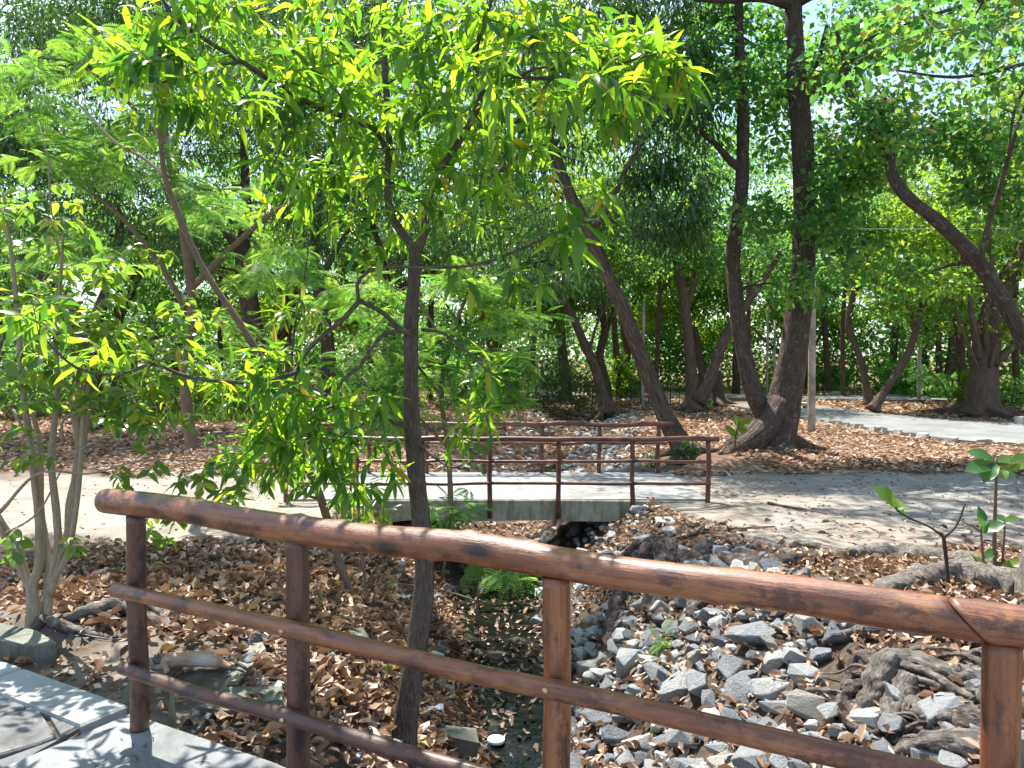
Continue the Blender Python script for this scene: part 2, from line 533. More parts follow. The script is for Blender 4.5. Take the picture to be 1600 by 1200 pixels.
def conc_mat(name, a, b, c, moss=None, sc=1.0, bump=0.5):
    def col(nt):
        v = coords(nt, 'World')
        n1 = tex_noise(nt, v, 2.3 * sc, 8, 0.65)
        x = ramp(nt, n1, [(0.3, a), (0.5, b), (0.72, c)])
        nd = tex_noise(nt, v, 0.9 * sc, 9, 0.78, dist=0.6)
        x = mix(nt, x, (a[0] * 0.62, a[1] * 0.58, a[2] * 0.50), ramp(nt, nd, [(0.50, (0, 0, 0)), (0.62, (0.7, 0.7, 0.7))]))
        n2 = tex_noise(nt, v, 45 * sc, 3, 0.7)
        x = mix(nt, x, tuple(k * 0.55 for k in a), ramp(nt, n2, [(0.62, (0, 0, 0)), (0.74, (0.55, 0.55, 0.55))]))
        if moss:
            vs = coords(nt, 'World', (3.5, 3.5, 0.7))
            n3 = tex_noise(nt, vs, 2.0, 7, 0.7)
            x = mix(nt, x, moss, ramp(nt, n3, [(0.45, (0, 0, 0)), (0.62, (0.75, 0.75, 0.75))]))
        return x
    return std_mat(name, col, 0.88, lambda nt: (tex_noise(nt, coords(nt, 'World'), 60 * sc, 9, 0.8), bump, 0.008), 0.25)


M['deck'] = conc_mat('deck', (0.22, 0.225, 0.22), (0.29, 0.295, 0.285), (0.35, 0.35, 0.335), None, 1.0, 0.35)
M['slab'] = conc_mat('slab', (0.25, 0.24, 0.185), (0.35, 0.34, 0.27), (0.44, 0.43, 0.36), (0.10, 0.10, 0.065))
M['wall_old'] = conc_mat('wall_old', (0.14, 0.145, 0.12), (0.22, 0.22, 0.18), (0.30, 0.30, 0.26), (0.06, 0.075, 0.045))
M['near_deck'] = conc_mat('near_deck', (0.20, 0.21, 0.215), (0.26, 0.27, 0.275), (0.32, 0.33, 0.33), None, 1.3, 0.9)
M['paver'] = conc_mat('paver', (0.15, 0.155, 0.155), (0.21, 0.215, 0.215), (0.29, 0.29, 0.285), None, 3.0, 1.0)
M['kerb'] = conc_mat('kerb', (0.26, 0.27, 0.27), (0.34, 0.35, 0.345), (0.42, 0.43, 0.42), None, 1.5, 0.5)
M['path'] = conc_mat('path', (0.14, 0.145, 0.14), (0.195, 0.20, 0.195), (0.25, 0.25, 0.24), None, 0.4, 0.3)
M['pale_block'] = conc_mat('pale_block', (0.28, 0.29, 0.28), (0.36, 0.37, 0.35), (0.44, 0.44, 0.41), None, 1.0, 0.3)
M['pole'] = conc_mat('pole', (0.24, 0.21, 0.18), (0.33, 0.30, 0.26), (0.43, 0.40, 0.36), None, 1.0, 0.3)


def rock_mat(name, a, b, c, veins=(0.62, 0.62, 0.60)):
    def col(nt):
        v = coords(nt, 'Object')
        r = rnd_value(nt)
        base = ramp(nt, r, [(0, a), (0.5, b), (1, c)])
        n1 = tex_noise(nt, v, 2.2, 8, 0.72)
        x = mix(nt, base, veins, ramp(nt, n1, [(0.5, (0, 0, 0)), (0.75, (0.55, 0.55, 0.55))]))
        n2 = tex_noise(nt, v, 14, 5, 0.7)
        return mix(nt, x, tuple(k * 0.35 for k in a), ramp(nt, n2, [(0.55, (0, 0, 0)), (0.75, (0.6, 0.6, 0.6))]))
    return std_mat(name, col, 0.75, lambda nt: (tex_noise(nt, coords(nt, 'Object'), 7, 8, 0.75), 0.8, 0.12), 0.35)


M['rock'] = rock_mat('rock', (0.17, 0.185, 0.21), (0.36, 0.375, 0.39), (0.62, 0.62, 0.60))
M['rock_pale'] = rock_mat('rock_pale', (0.42, 0.38, 0.31), (0.55, 0.53, 0.48), (0.66, 0.64, 0.59), (0.66, 0.64, 0.6))


def ground_col(nt):
    v = coords(nt, 'World')
    at = N_(nt, 'ShaderNodeAttribute', attribute_name='zone')
    sp = N_(nt, 'ShaderNodeSeparateColor')
    nt.links.new(at.outputs['Color'], sp.inputs[0])
    n1 = tex_noise(nt, v, 1.7, 8, 0.65)
    n2 = tex_noise(nt, v, 22, 6, 0.75)
    soil = ramp(nt, n2, [(0.3, (0.040, 0.030, 0.024)), (0.55, (0.095, 0.073, 0.056)), (0.75, (0.19, 0.15, 0.115))])
    sand = ramp(nt, n1, [(0.3, (0.20, 0.168, 0.136)), (0.52, (0.30, 0.262, 0.22)), (0.72, (0.39, 0.35, 0.30))])
    sand = mix(nt, sand, (0.20, 0.165, 0.13), ramp(nt, n2, [(0.56, (0, 0, 0)), (0.70, (0.7, 0.7, 0.7))]))
    n3 = tex_noise(nt, v, 9, 8, 0.8)
    lit = ramp(nt, n3, [(0.3, (0.10, 0.058, 0.036)), (0.5, (0.23, 0.135, 0.08)), (0.66, (0.36, 0.23, 0.145))])
    cem = ramp(nt, n1, [(0.3, (0.20, 0.20, 0.195)), (0.55, (0.28, 0.28, 0.27)), (0.75, (0.37, 0.365, 0.35))])
    c = mix(nt, soil, sand, sp.outputs[0])
    c = mix(nt, c, lit, sp.outputs[1])
    return mix(nt, c, cem, sp.outputs[2])


def ground_bump(nt):
    v = coords(nt, 'World')
    a = tex_noise(nt, v, 26, 8, 0.75)
    return a, 0.6, 0.03


M['ground'] = std_mat('ground', ground_col, 0.95, ground_bump, 0.15)

m, nt, out = new_mat('water')
b = N_(nt, 'ShaderNodeBsdfPrincipled', Roughness=0.06)
b.inputs['Specular IOR Level'].default_value = 0.3
v = coords(nt, 'World')
n1 = tex_noise(nt, v, 2.6, 8, 0.75, dist=0.8)
c = ramp(nt, n1, [(0.35, (0.006, 0.007, 0.006)), (0.58, (0.009, 0.011, 0.008)), (0.68, (0.018, 0.034, 0.010)), (0.8, (0.04, 0.075, 0.020))])
nt.links.new(c, b.inputs['Base Color'])
nt.links.new(ramp(nt, n1, [(0.5, (0.06, 0.06, 0.06)), (0.62, (0.6, 0.6, 0.6))]), b.inputs['Roughness'])
bn = N_(nt, 'ShaderNodeBump', Strength=0.4, Distance=0.02)
nt.links.new(tex_noise(nt, v, 9, 3, 0.5), bn.inputs['Height'])
nt.links.new(bn.outputs[0], b.inputs['Normal'])
nt.links.new(b.outputs[0], out.inputs['Surface'])
M['water'] = m


def plain(name, c, rough=0.6, spec=0.4, metallic=0.0, var=0.15):
    return std_mat(name, lambda nt: ramp(nt, tex_noise(nt, coords(nt), 12), [(0.3, tuple(k * (1 - var) for k in c)), (0.7, c)]), rough, None, spec, 0, metallic)


M['white_plastic'] = plain('white_plastic', (0.78, 0.80, 0.82), 0.35)
M['wire'] = plain('wire', (0.55, 0.55, 0.58), 0.4)
M['iron'] = plain('iron', (0.03, 0.025, 0.025), 0.7)
M['pod'] = plain('pod', (0.045, 0.022, 0.016), 0.7, var=0.4)
M['twig'] = plain('twig', (0.14, 0.09, 0.065), 0.85, var=0.4)
M['twig_dark'] = plain('twig_dark', (0.055, 0.038, 0.03), 0.85, var=0.4)

# clear cup
m, nt, out = new_mat('clear_plastic')
b = N_(nt, 'ShaderNodeBsdfPrincipled', Roughness=0.12)
b.inputs['Base Color'].default_value = (0.8, 0.84, 0.86, 1)
b.inputs['Alpha'].default_value = 0.45
nt.links.new(b.outputs[0], out.inputs['Surface'])
M['clear_plastic'] = m

# cat fur: tan coat, white belly patch, grey face
m, nt, out = new_mat('cat_fur')
b = N_(nt, 'ShaderNodeBsdfPrincipled', Roughness=0.85)
b.inputs['Specular IOR Level'].default_value = 0.15
ob = N_(nt, 'ShaderNodeTexCoord').outputs['Object']
sx = N_(nt, 'ShaderNodeSeparateXYZ')
nt.links.new(ob, sx.inputs[0])
nz = tex_noise(nt, coords(nt, 'Object', (8, 40, 40)), 2.0, 6, 0.7)
fur = ramp(nt, nz, [(0.3, (0.24, 0.15, 0.095)), (0.55, (0.38, 0.26, 0.18)), (0.75, (0.50, 0.38, 0.28))])
gl = N_(nt, 'ShaderNodeMapRange')
gl.inputs[1].default_value = -0.150
gl.inputs[2].default_value = -0.185
nt.links.new(sx.outputs[0], gl.inputs[0])
fur = mix(nt, fur, (0.13, 0.13, 0.15), gl.outputs[0])
wv = N_(nt, 'ShaderNodeVectorMath', operation='DISTANCE')
nt.links.new(ob, wv.inputs[0])
wv.inputs[1].default_value = (0.09, -0.075, 0.03)
fur = mix(nt, fur, (0.60, 0.56, 0.52), ramp(nt, wv.outputs['Value'], [(0.03, (0.8, 0.8, 0.8)), (0.10, (0, 0, 0))]))
nt.links.new(fur, b.inputs['Base Color'])
bn = N_(nt, 'ShaderNodeBump', Strength=0.5, Distance=0.006)
nt.links.new(nz, bn.inputs['Height'])
nt.links.new(bn.outputs[0], b.inputs['Normal'])
nt.links.new(b.outputs[0], out.inputs['Surface'])
M['cat_fur'] = m
M['cat_dark'] = plain('cat_dark', (0.05, 0.045, 0.045), 0.8)

# ------------------------------------------------------------------ terrain
def chan_x(y):
    return np.interp(y, [-8, 5, 8, 10, 14, 20, 30, 40, 300], [0.55, 0.18, -0.05, -0.25, 0.0, 0.9, 2.4, 3.6, 3.6])


def H(x, y, rough=True):
    x = np.asarray(x, dtype=float)
    y = np.asarray(y, dtype=float)
    base = np.interp(y, [-30, 3, 6, 8.3, 11, 40, 70, 1000], [-0.12, -0.10, -0.17, -0.28, -0.34, -0.34, -0.3, 2.0])
    c = chan_x(y)
    depth = np.interp(y, [-30, 12, 14, 20, 26, 34, 38], [1.5, 1.5, 1.35, 1.15, 0.75, 0.25, 0.0])
    hw = 0.24
    dl = (c - hw) - x
    dr = x - (c + hw)
    wl = np.interp(y, [4, 8, 14, 20, 30], [1.2, 1.5, 2.2, 2.4, 2.4])
    wr = np.interp(y, [4, 8, 14, 20, 30], [1.85, 1.9, 2.0, 2.4, 2.4])
    t = np.clip(np.maximum(dl / wl, dr / wr), 0, 1)
    t = t ** 0.85
    t = t * t * (3 - 2 * t) * 0.5 + t * 0.5
    z = base - depth * (1 - t)
    if rough:
        k = np.clip(t * 1.5, 0.2, 1)
        z = z + 0.035 * fbm(x, y, 1.3, 0.7) * k + 0.012 * fbm(x, y, 6.0, 2.1)
        far = np.clip((y - 14) / 20, 0, 1)
        z = z + far * 0.12 * fbm(x, y, 0.33, 4.0)
        # heap of soil round the roots, left and right
        z = z + 0.16 * np.exp(-(((x + 2.95) / 0.7) ** 2 + ((y - 5.5) / 0.6) ** 2))
        z = z + 0.10 * np.exp(-(((x - 3.1) / 0.8) ** 2 + ((y - 5.6) / 1.0) ** 2))
        z = z + 0.20 * np.exp(-(((x - 4.8) / 1.3) ** 2 + ((y - 16.2) / 1.2) ** 2))
    # under the near footbridge the ground stays below the paving
    z = np.where((y < 4.4 - 0.56 * (x + 2.0)) & (z > -0.14), -0.14, z) if rough else z
    return z


def Hs(x, y):
    return float(H(np.array([x]), np.array([y]))[0])


def axis(lo, f0, f1, hi, step, grow=1.16):
    a = list(np.arange(f0, f1 + 1e-6, step))
    s, x = step, f1
    while x < hi:
        s *= grow
        x += s
        a.append(min(x, hi))
    s, x = step, f0
    b_ = []
    while x > lo:
        s *= grow
        x -= s
        b_.append(max(x, lo))
    return np.array(b_[::-1] + a)


gx = axis(-500, -5.0, 5.0, 500, 0.06)
gy = axis(-60, 2.2, 15.0, 700, 0.06, 1.08)
GX, GY = np.meshgrid(gx, gy)
GZ = H(GX, GY)
nx_, ny_ = len(gx), len(gy)
idx = np.arange(nx_ * ny_).reshape(ny_, nx_)
quads = np.stack([idx[:-1, :-1], idx[:-1, 1:], idx[1:, 1:], idx[1:, :-1]], -1).reshape(-1, 4)
mb = MB()
mb.quads(np.stack([GX, GY, GZ], -1).reshape(-1, 3), quads)
ground = mb.build('ground', M['ground'], kind='structure')
x, y = GX.ravel(), GY.ravel()
cx = chan_x(y)
nzz = fbm(x, y, 1.6, 3.3) * 0.35
edge_zone = (np.abs(x - cx - 0.1) < 2.15 + nzz * 0.4) & (y > 7.5) & (y < 14.6)
in_chan = (np.abs(x - cx - 0.2) < np.interp(y, [4, 8, 14, 40], [2.1, 2.2, 2.6, 2.6]) + nzz * 0.5) & (y < 36)
sm = lambda v, a, b_: np.clip((v - a) / (b_ - a), 0, 1)
sand = sm(y + nzz * 1.4 + 0.5 * sm(x, 2.2, 3.2), 7.9, 8.5) * (1 - sm(y + nzz * 2.2 + 0.10 * np.maximum(0, -x - 3), 13.3, 14.2))
near_dirt = (1 - sm(y + 0.55 * (x + 2) + nzz, 4.6, 5.4)) * np.clip(0.45 + fbm(x, y, 5.0, 1.0) * 0.5, 0.1, 0.9)
sand = np.maximum(sand, near_dirt)
sand = np.where(in_chan, sand * np.clip((np.abs(x - cx) - 1.2) * 0.7, 0, 0.7), sand)
sand = np.where(edge_zone, 0.0, sand)
pit = sm(y + nzz, 13.6, 14.4)
litter = pit * np.where(in_chan, 0.35, 1.0)
litter = litter * (1 - np.exp(-((x - 3.0) ** 2 + (y - 15) ** 2) / 2.5) * 0.8)
cem = sm(x + nzz, 4.3, 5.0) * sm(y + nzz * 0.8, 8.9, 9.4) * (1 - sm(y + nzz, 13.0, 13.6)) * 0.4
zone = np.stack([sand, litter, cem, np.ones_like(sand)], -1)
za = ground.data.attributes.new('zone', 'FLOAT_COLOR', 'POINT')
za.data.foreach_set('color', zone.astype(np.float32).ravel())


def sheet(name, pts, z, mat, kind='structure', lift=0.0):
    mb = MB()
    n = len(pts)
    v = [(p[0], p[1], z) for p in pts]
    mb.add(v, [(0, i, i + 1) for i in range(1, n - 1)])
    return mb.build(name, mat, kind=kind, smooth=False)


# stream: near pool, far pool
def stream(name, y0, y1, z):
    ys = np.arange(y0, y1, 0.2)
    v, q = [], []
    for i, yy in enumerate(ys):
        c = float(chan_x(yy))
        for u in (-1.3, -0.5, 0.5, 1.3):
            v.append((c + u, yy, z))
    for i in range(len(ys) - 1):
        for j in range(3):
            a = i * 4 + j
            q.append((a, a + 1, a + 5, a + 4))
    mb = MB()
    mb.quads(v, q)
    return mb.build(name, M['water'], kind='structure')


stream('stream_water', -4, 13.6, -1.55)
stream('stream_water', 18.2, 23.0, -1.36)

# paved paths (right and far)
def strip(name, near, far, z, mat, thick=0.10):
    """a paved ribbon between two edges with a real kerb-high side"""
    n_, _ = resample([Vector((*p, 0)) for p in near], [1] * len(near), 0.6)
    f_, _ = resample([Vector((*p, 0)) for p in far], [1] * len(far), 0.6)
    k = 60
    ti = np.linspace(0, 1, k)
    A = np.stack([np.interp(ti, np.linspace(0, 1, len(n_)), n_[:, j]) for j in (0, 1)], 1)
    B = np.stack([np.interp(ti, np.linspace(0, 1, len(f_)), f_[:, j]) for j in (0, 1)], 1)
    v, q = [], []
    for i in range(k):
        za_ = z
        v += [(A[i][0], A[i][1], za_ - thick - 0.1), (A[i][0], A[i][1], za_), (B[i][0], B[i][1], za_), (B[i][0], B[i][1], za_ - thick - 0.1)]
    for i in range(k - 1):
        for j in range(3):
            a = i * 4 + j
            q.append((a, a + 4, a + 5, a + 1))
    mb = MB()
    mb.quads(v, q)
    o = mb.build(name, mat, kind='structure', smooth=False)
    return A, B, o


right_near = [(9.3, 33), (9.6, 27), (10.2, 23.5), (10.4, 20.8), (11.0, 18.3), (12.6, 17.2), (15, 16.6), (20, 16.2)]
right_far = [(12.5, 35), (13.0, 29), (13.6, 26), (14.6, 24.4), (16.2, 23.4), (18.2, 22.8), (21, 22.3), (26, 22.0)]
PA, PB, path_right = strip('path_right', right_near, right_far, -0.27, M['path'])
strip('path_far', [(-3, 40), (6, 39), (13, 36), (22, 35), (40, 36)], [(-3, 43), (6, 42), (13, 40), (22, 38.5), (40, 39.5)], -0.18, M['path'])
# kerb stones along the right path: single short blocks
kmesh = []
for v_ in range(4):
    mb = MB()
    mb.box((0, 0, 0), (random.uniform(0.26, 0.36), 0.10, 0.24), jit=0.02)
    kmesh.append(mb.mesh('kerb_stone', M['pale_block'], False))
AL = np.concatenate([[0], np.cumsum(np.linalg.norm(np.diff(PA, axis=0), axis=1))])
s_ = 6.5
while s_ < AL[-1] - 4:
    xx, yy = np.interp(s_, AL, PA[:, 0]), np.interp(s_, AL, PA[:, 1])
    x2, y2 = np.interp(s_ + 0.3, AL, PA[:, 0]), np.interp(s_ + 0.3, AL, PA[:, 1])
    o = link('kerb_stone', random.choice(kmesh), path_right)
    a = math.atan2(y2 - yy, x2 - xx)
    o.location = (xx + math.sin(a) * 0.08, yy - math.cos(a) * 0.08, -0.375 + random.uniform(-0.05, 0.05))
    o.rotation_euler = (random.uniform(-.08, .08), random.uniform(-.04, .04), a)
    s_ += random.uniform(0.36, 0.52)

# ------------------------------------------------------------------ far footbridge
BY0, BY1, BX0, BX1, BZ = 10.8, 13.4, -3.18, 2.79, -0.325
far_bridge = empty('footbridge', (-0.2, 12.1, BZ), 'flat concrete footbridge with brown log railings over the dry stream', 'footbridge')
mb = MB()
NS = 24
v, q = [], []
for i in range(NS + 1):
    u = i / NS
    xx = BX0 + (BX1 - BX0) * u
    up = 0.03 * (1 - (2 * u - 1) ** 2)
    bt = 0.315 - 0.02 * (1 - (2 * u - 1) ** 2)
    j0, j1 = random.uniform(-0.008, 0.008), random.uniform(-0.012, 0.012)
    v += [(xx, BY0 + j0, BZ + up - bt + j1), (xx, BY0 + j0, BZ + up - 0.015), (xx, BY0 + 0.015 + j0, BZ + up), (xx, BY1, BZ + up), (xx, BY1, BZ + up - bt)]
for i in range(NS):
    for j in range(5):
        a, b2 = i * 5 + j, i * 5 + (j + 1) % 5
        q.append((a, a + 5, b2 + 5, b2))
v = np.array(v)
mb.quads(v, q)
mb.add(v, [(0, 1, 2), (0, 2, 3), (0, 3, 4)])
o_ = NS * 5
mb.add(v, [(o_, o_ + 2, o_ + 1), (o_, o_ + 3, o_ + 2), (o_, o_ + 4, o_ + 3)])
mb.build('deck_slab', M['slab'], far_bridge, smooth=False)
mb = MB()
mb.box(((BX0 + BX1) / 2, (BY0 + BY1) / 2 + 0.01, BZ + 0.019), (BX1 - BX0 - 0.05, BY1 - BY0 - 0.05, 0.028))
mb.build('deck_surface', M['deck'], far_bridge, smooth=False)
for sx_, wx in ((-1, -2.75), (1, 2.42)):
    mb = MB()
    mb.box((wx, (BY0 + BY1) / 2, BZ - 0.325 - 0.5), (0.42, BY1 - BY0 - 0.1, 1.0), jit=0.01)
    mb.build('abutment', M['wall_old'], far_bridge, smooth=False)


def log_mesh(name, length, r0, r1, mat, sides=14, step=0.05, rough=0.02, knots=6, bend=0.012, cut0=0.0, cut1=0.0):
    """round pole along local +X from 0 to length"""
    n = max(4, int(length / 0.45))
    pts = [Vector((length * i / n, random.gauss(0, bend) if 0 < i < n else 0, random.gauss(0, bend) if 0 < i < n else 0)) for i in range(n + 1)]
    rad = [r0 + (r1 - r0) * i / n + random.uniform(-0.03, 0.03) * r0 for i in range(n + 1)]
    mb = MB()
    tube(mb, pts, rad, sides, step, rough=rough, knots=knots)
    for v in mb.v:
        if cut0:
            v[:, 0] += cut0 * v[:, 2] * np.clip(1 - v[:, 0] / 0.3, 0, 1)
        if cut1:
            v[:, 0] += cut1 * v[:, 2] * np.clip(1 - (length - v[:, 0]) / 0.3, 0, 1)
    return mb.mesh(name, mat, True)


def put_log(name, a, b, r0, r1, mat, parent, **kw):
    a, b = Vector(a), Vector(b)
    d = b - a
    me = log_mesh(name, d.length, r0, r1, mat, **kw)
    o = link(name, me, parent)
    mtx = Matrix.Translation(a) @ d.to_track_quat('X', 'Z').to_matrix().to_4x4()
    base = parent.location if parent and parent.type == 'EMPTY' else Vector((0, 0, 0))
    o.matrix_basis = Matrix.Translation(-Vector(base)) @ mtx
    return o


def far_railing(label, y, xs, x0, x1, top, mid, low, foot, near):
    t = empty('log_railing', (xs[0], y, foot), label, 'railing')
    for xp in xs:
        put_log('post', (xp, y, foot), (xp, y, top - 0.02), 0.036, 0.034, M['log_far'], t, sides=8, step=0.12, knots=2, bend=0.006)
        if near:
            mb = MB()
            mb.box((xp, y - 0.04, foot + 0.06), (0.02, 0.02, 0.02))
            mb.build('bolt', M['iron'], t, smooth=False)
    put_log('top_rail', (x0, y, top + 0.01), (x1, y, top + 0.01), 0.043, 0.038, M['log_far'], t, sides=10, step=0.1, knots=8, bend=0.008)
    put_log('middle_rail', (x0 + 0.12, y - 0.045, mid), (x1 - 0.12, y - 0.045, mid), 0.024, 0.022, M['log_far'], t, sides=8, step=0.12, knots=6, bend=0.008)
    put_log('lower_rail', (x0 + 0.12, y - 0.045, low), (x1 - 0.12, y - 0.045, low), 0.024, 0.022, M['log_far'], t, sides=8, step=0.12, knots=6, bend=0.008)
    return t


X = lambda px, d: (px - 800) / 1200 * d
far_railing('brown log railing on the near side of the concrete footbridge', BY0 - 0.045,
            [X(p, 10.8) for p in (447, 557, 660, 765, 873, 988, 1106)], X(425, 10.8), X(1123, 10.8), 0.557, 0.26, -0.055, -0.55, True)
far_railing('brown log railing on the far side of the concrete footbridge', BY1 - 0.08,
            [X(p, 13.4) for p in (487, 577, 667, 757, 846, 936, 1028)], X(465, 13.4), X(1052, 13.4), 0.55, 0.23, -0.08, BZ, False)

# old concrete blocks by the left bank end
mb = MB()
for (cx_, cy_, sx2, sy2, rz) in ((-2.75, 8.95, 1.3, 0.95, 0.12),):
    mb.box((cx_, cy_, -0.62), (sx2, sy2, 0.52), rz, jit=0.03)
tag(mb.build('concrete_block', M['wall_old'], smooth=False), 'mossy grey concrete block sunk in the leaf litter left of the footbridge', 'concrete block')
mb = MB()
mb.box((2.95, 9.75, -0.75), (0.9, 0.3, 0.62), -0.75, jit=0.02)
tag(mb.build('wing_wall', M['wall_old'], smooth=False), 'short grey concrete wall under the right end of the footbridge', 'wall')

# ------------------------------------------------------------------ near footbridge (camera side)
ax_, ay_ = -1.656, 3.50
du = Vector((1, -0.565, 0)).normalized()
dn = Vector((-du.y, du.x, 0))            # outward (away from the camera side)
near_bridge = empty('footbridge', (0, 1.5, 0), 'pale concrete footbridge deck in the bottom left corner of the picture', 'footbridge')


def poly_prism(mb, pts, z0, z1, rnd=0.0, bev=0.012):
    n = len(pts)
    c = sum((Vector((p[0], p[1], 0)) for p in pts), Vector()) / n
    ins = [c + (Vector((p[0], p[1], 0)) - c) * (1 - bev / max(0.05, (Vector((p[0], p[1], 0)) - c).length)) for p in pts]
    v = [(p[0], p[1], z0) for p in pts] + [(p[0], p[1], z1 - bev) for p in pts] + [(p.x, p.y, z1) for p in ins]
    q = []
    for i in range(n):
        j = (i + 1) % n
        q += [(i, j, n + j, n + i), (n + i, n + j, 2 * n + j, 2 * n + i)]
    mb.quads(v, q, rnd)
    mb.add(v, [(2 * n, 2 * n + i, 2 * n + i + 1) for i in range(1, n - 1)], rnd)


e0 = Vector((ax_, ay_, 0))
p_left = Vector((-1.93, 3.62, 0))
mb = MB()
pts = []
k = 26
for i in range(k + 1):
    s2 = -0.22 + 6.0 * i / k
    p = e0 + du * s2 + dn * (0.04 + random.uniform(-0.012, 0.012))
    pts.append((p.x, p.y))
pts += [((e0 + du * 5.8 - dn * 3.2).x, (e0 + du * 5.8 - dn * 3.2).y), (-2.75, 1.2), (-2.12, 3.16)]
pts = pts[::-1]
poly_prism(mb, pts, -0.30, 0.0)
mb.build('deck_slab', M['near_deck'], near_bridge, smooth=False)
# kerb strip to the left, and the paving stones
stone_path = empty('paved_path', (-3, 3, 0), 'grey stone paved path edge in the bottom left corner of the picture', 'path')
stone_path['kind'] = 'structure'
for i in range(4):
    a = Vector((-1.91, 3.66, 0)) - du * (i * 0.92 + 0.0)
    b2 = a - du * 0.905
    mb = MB()
    w = dn * 0.23
    c1, c2, c3, c4 = b2 + dn * 0.05, a + dn * 0.05, a - w + dn * 0.05, b2 - w + dn * 0.05
    poly_prism(mb, [(c1.x, c1.y), (c4.x, c4.y), (c3.x, c3.y), (c2.x, c2.y)], -0.16, 0.005)
    mb.build('kerb_stone', M['kerb'], stone_path, smooth=False)
stones = [
    [(66, 1096), (150, 1117), (94, 1143)],
    [(-60, 1065), (5, 1080), (52, 1094), (0, 1116), (-80, 1120)],
    [(-10, 1120), (56, 1099), (88, 1146), (60, 1158), (-20, 1180)],
    [(-90, 1170), (-6, 1184), (92, 1149), (143, 1122), (60, 1170), (-20, 1228), (-60, 1240)],
    [(-200, 1120), (-90, 1122), (-20, 1122), (-28, 1178), (-110, 1166), (-200, 1180)],
]
for st in stones:
    mb = MB()
    q3 = [PG(a, b2, 0.0) for a, b2 in st]
    c = sum(q3, Vector()) / len(q3)
    q3 = [c + (p - c) * 0.996 for p in q3]
    area = sum(q3[i].x * q3[(i + 1) % len(q3)].y - q3[(i + 1) % len(q3)].x * q3[i].y for i in range(len(q3)))
    if area < 0:
        q3 = q3[::-1]
    poly_prism(mb, [(p.x, p.y) for p in q3], -0.1, -0.012 + random.uniform(-.004, .004), bev=0.008)
    mb.build('paving_stone', M['paver'], stone_path, smooth=False)
mb = MB()
mb.quads([(-6, -1, -0.03), (-2.2, -1, -0.03), (-2.0, 3.5, -0.03), (-6, 5.7, -0.03)], [(0, 1, 2, 3)])
mb.build('joint_bed', M['ground'], stone_path, smooth=False)

# near railing
railing = empty('log_railing', (0, 2.5, 0), 'large varnished brown log railing crossing the whole foreground', 'railing')
rail_pt = lambda x: Vector((x, 3.47 + (x + 1.71) * -0.529, 0))
for xp, r_, mt in ((-1.71, 0.046, 'log_dark'), (-0.85, 0.050, 'log_dark'), (0.145, 0.050, 'log'), (1.235, 0.049, 'log')):  # two left posts coloured darker, as if shaded by a tree
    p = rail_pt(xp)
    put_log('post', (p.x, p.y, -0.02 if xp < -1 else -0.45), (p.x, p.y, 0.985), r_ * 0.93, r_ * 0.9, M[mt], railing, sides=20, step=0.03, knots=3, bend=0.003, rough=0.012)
x0, x1 = -1.90, 1.168
a, b2 = rail_pt(x0), rail_pt(x1)
put_log('top_rail', (a.x, a.y, 1.035), (b2.x, b2.y, 1.03), 0.057, 0.052, M['log'], railing, sides=28, step=0.02, knots=16, bend=0.007, rough=0.022, cut1=-1.0)
a, b2 = rail_pt(1.172), rail_pt(3.2)
put_log('top_rail', (a.x, a.y, 1.03), (b2.x, b2.y, 1.02), 0.052, 0.052, M['log'], railing, sides=28, step=0.02, knots=9, bend=0.006, rough=0.022, cut0=-1.0)
off = -dn * 0.074
for nm, zz, xa, r_ in (('middle_rail', 0.655, -1.76, 0.033), ('lower_rail', 0.305, -1.72, 0.029)):
    a, b2 = rail_pt(xa) + off * 0.9, rail_pt(3.2) + off
    a.z, b2.z = zz, zz - 0.02
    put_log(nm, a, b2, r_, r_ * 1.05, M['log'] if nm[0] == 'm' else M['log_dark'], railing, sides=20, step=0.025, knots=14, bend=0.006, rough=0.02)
for xp in (-0.85, 0.145, 1.235):
    for zz in (0.648, 0.30):
        p = rail_pt(xp) - dn * 0.108
        mb = MB()
        tube(mb, [p + Vector((0.01, 0, zz)) + dn * 0.02, p + Vector((0.01, 0, zz))], [0.011, 0.009], 8, 0.01)
        mb.build('nail', M['brass'], railing)

# ------------------------------------------------------------------ leaf templates and scatter
def lance(wid=0.12, st=(0.0, 0.12, 0.35, 0.6, 0.82, 1.0), prof=(0.08, 0.55, 1.0, 0.92, 0.55, 0.0), fold=0.3, droop=0.35, wave=0.0, curl=0.0):
    v, f = [], []
    rows = []
    for i, (t, w) in enumerate(zip(st, prof)):
        z = -droop * t * t
        if w * wid < 1e-4:
            rows.append([len(v)])
            v.append((t, 0, z))
        else:
            hw = w * wid
            wz = wave * math.sin(i * 2.4)
            rows.append([len(v), len(v) + 1, len(v) + 2])
            zz = z + fold * hw + wz * hw + curl * hw * hw / wid
            v += [(t, hw, zz), (t, 0, z), (t, -hw, z + fold * hw - wz * hw + curl * hw * hw / wid)]
    for a, b_ in zip(rows[:-1], rows[1:]):
        if len(a) == 3 and len(b_) == 3:
            for k in (0, 1):
                f += [(a[k], a[k + 1], b_[k + 1]), (a[k], b_[k + 1], b_[k])]
        elif len(b_) == 1:
            f += [(a[0], a[1], b_[0]), (a[1], a[2], b_[0])]
        else:
            f += [(a[0], b_[1], b_[0]), (a[0], b_[2], b_[1])]
    return np.array(v, float), np.array(f)


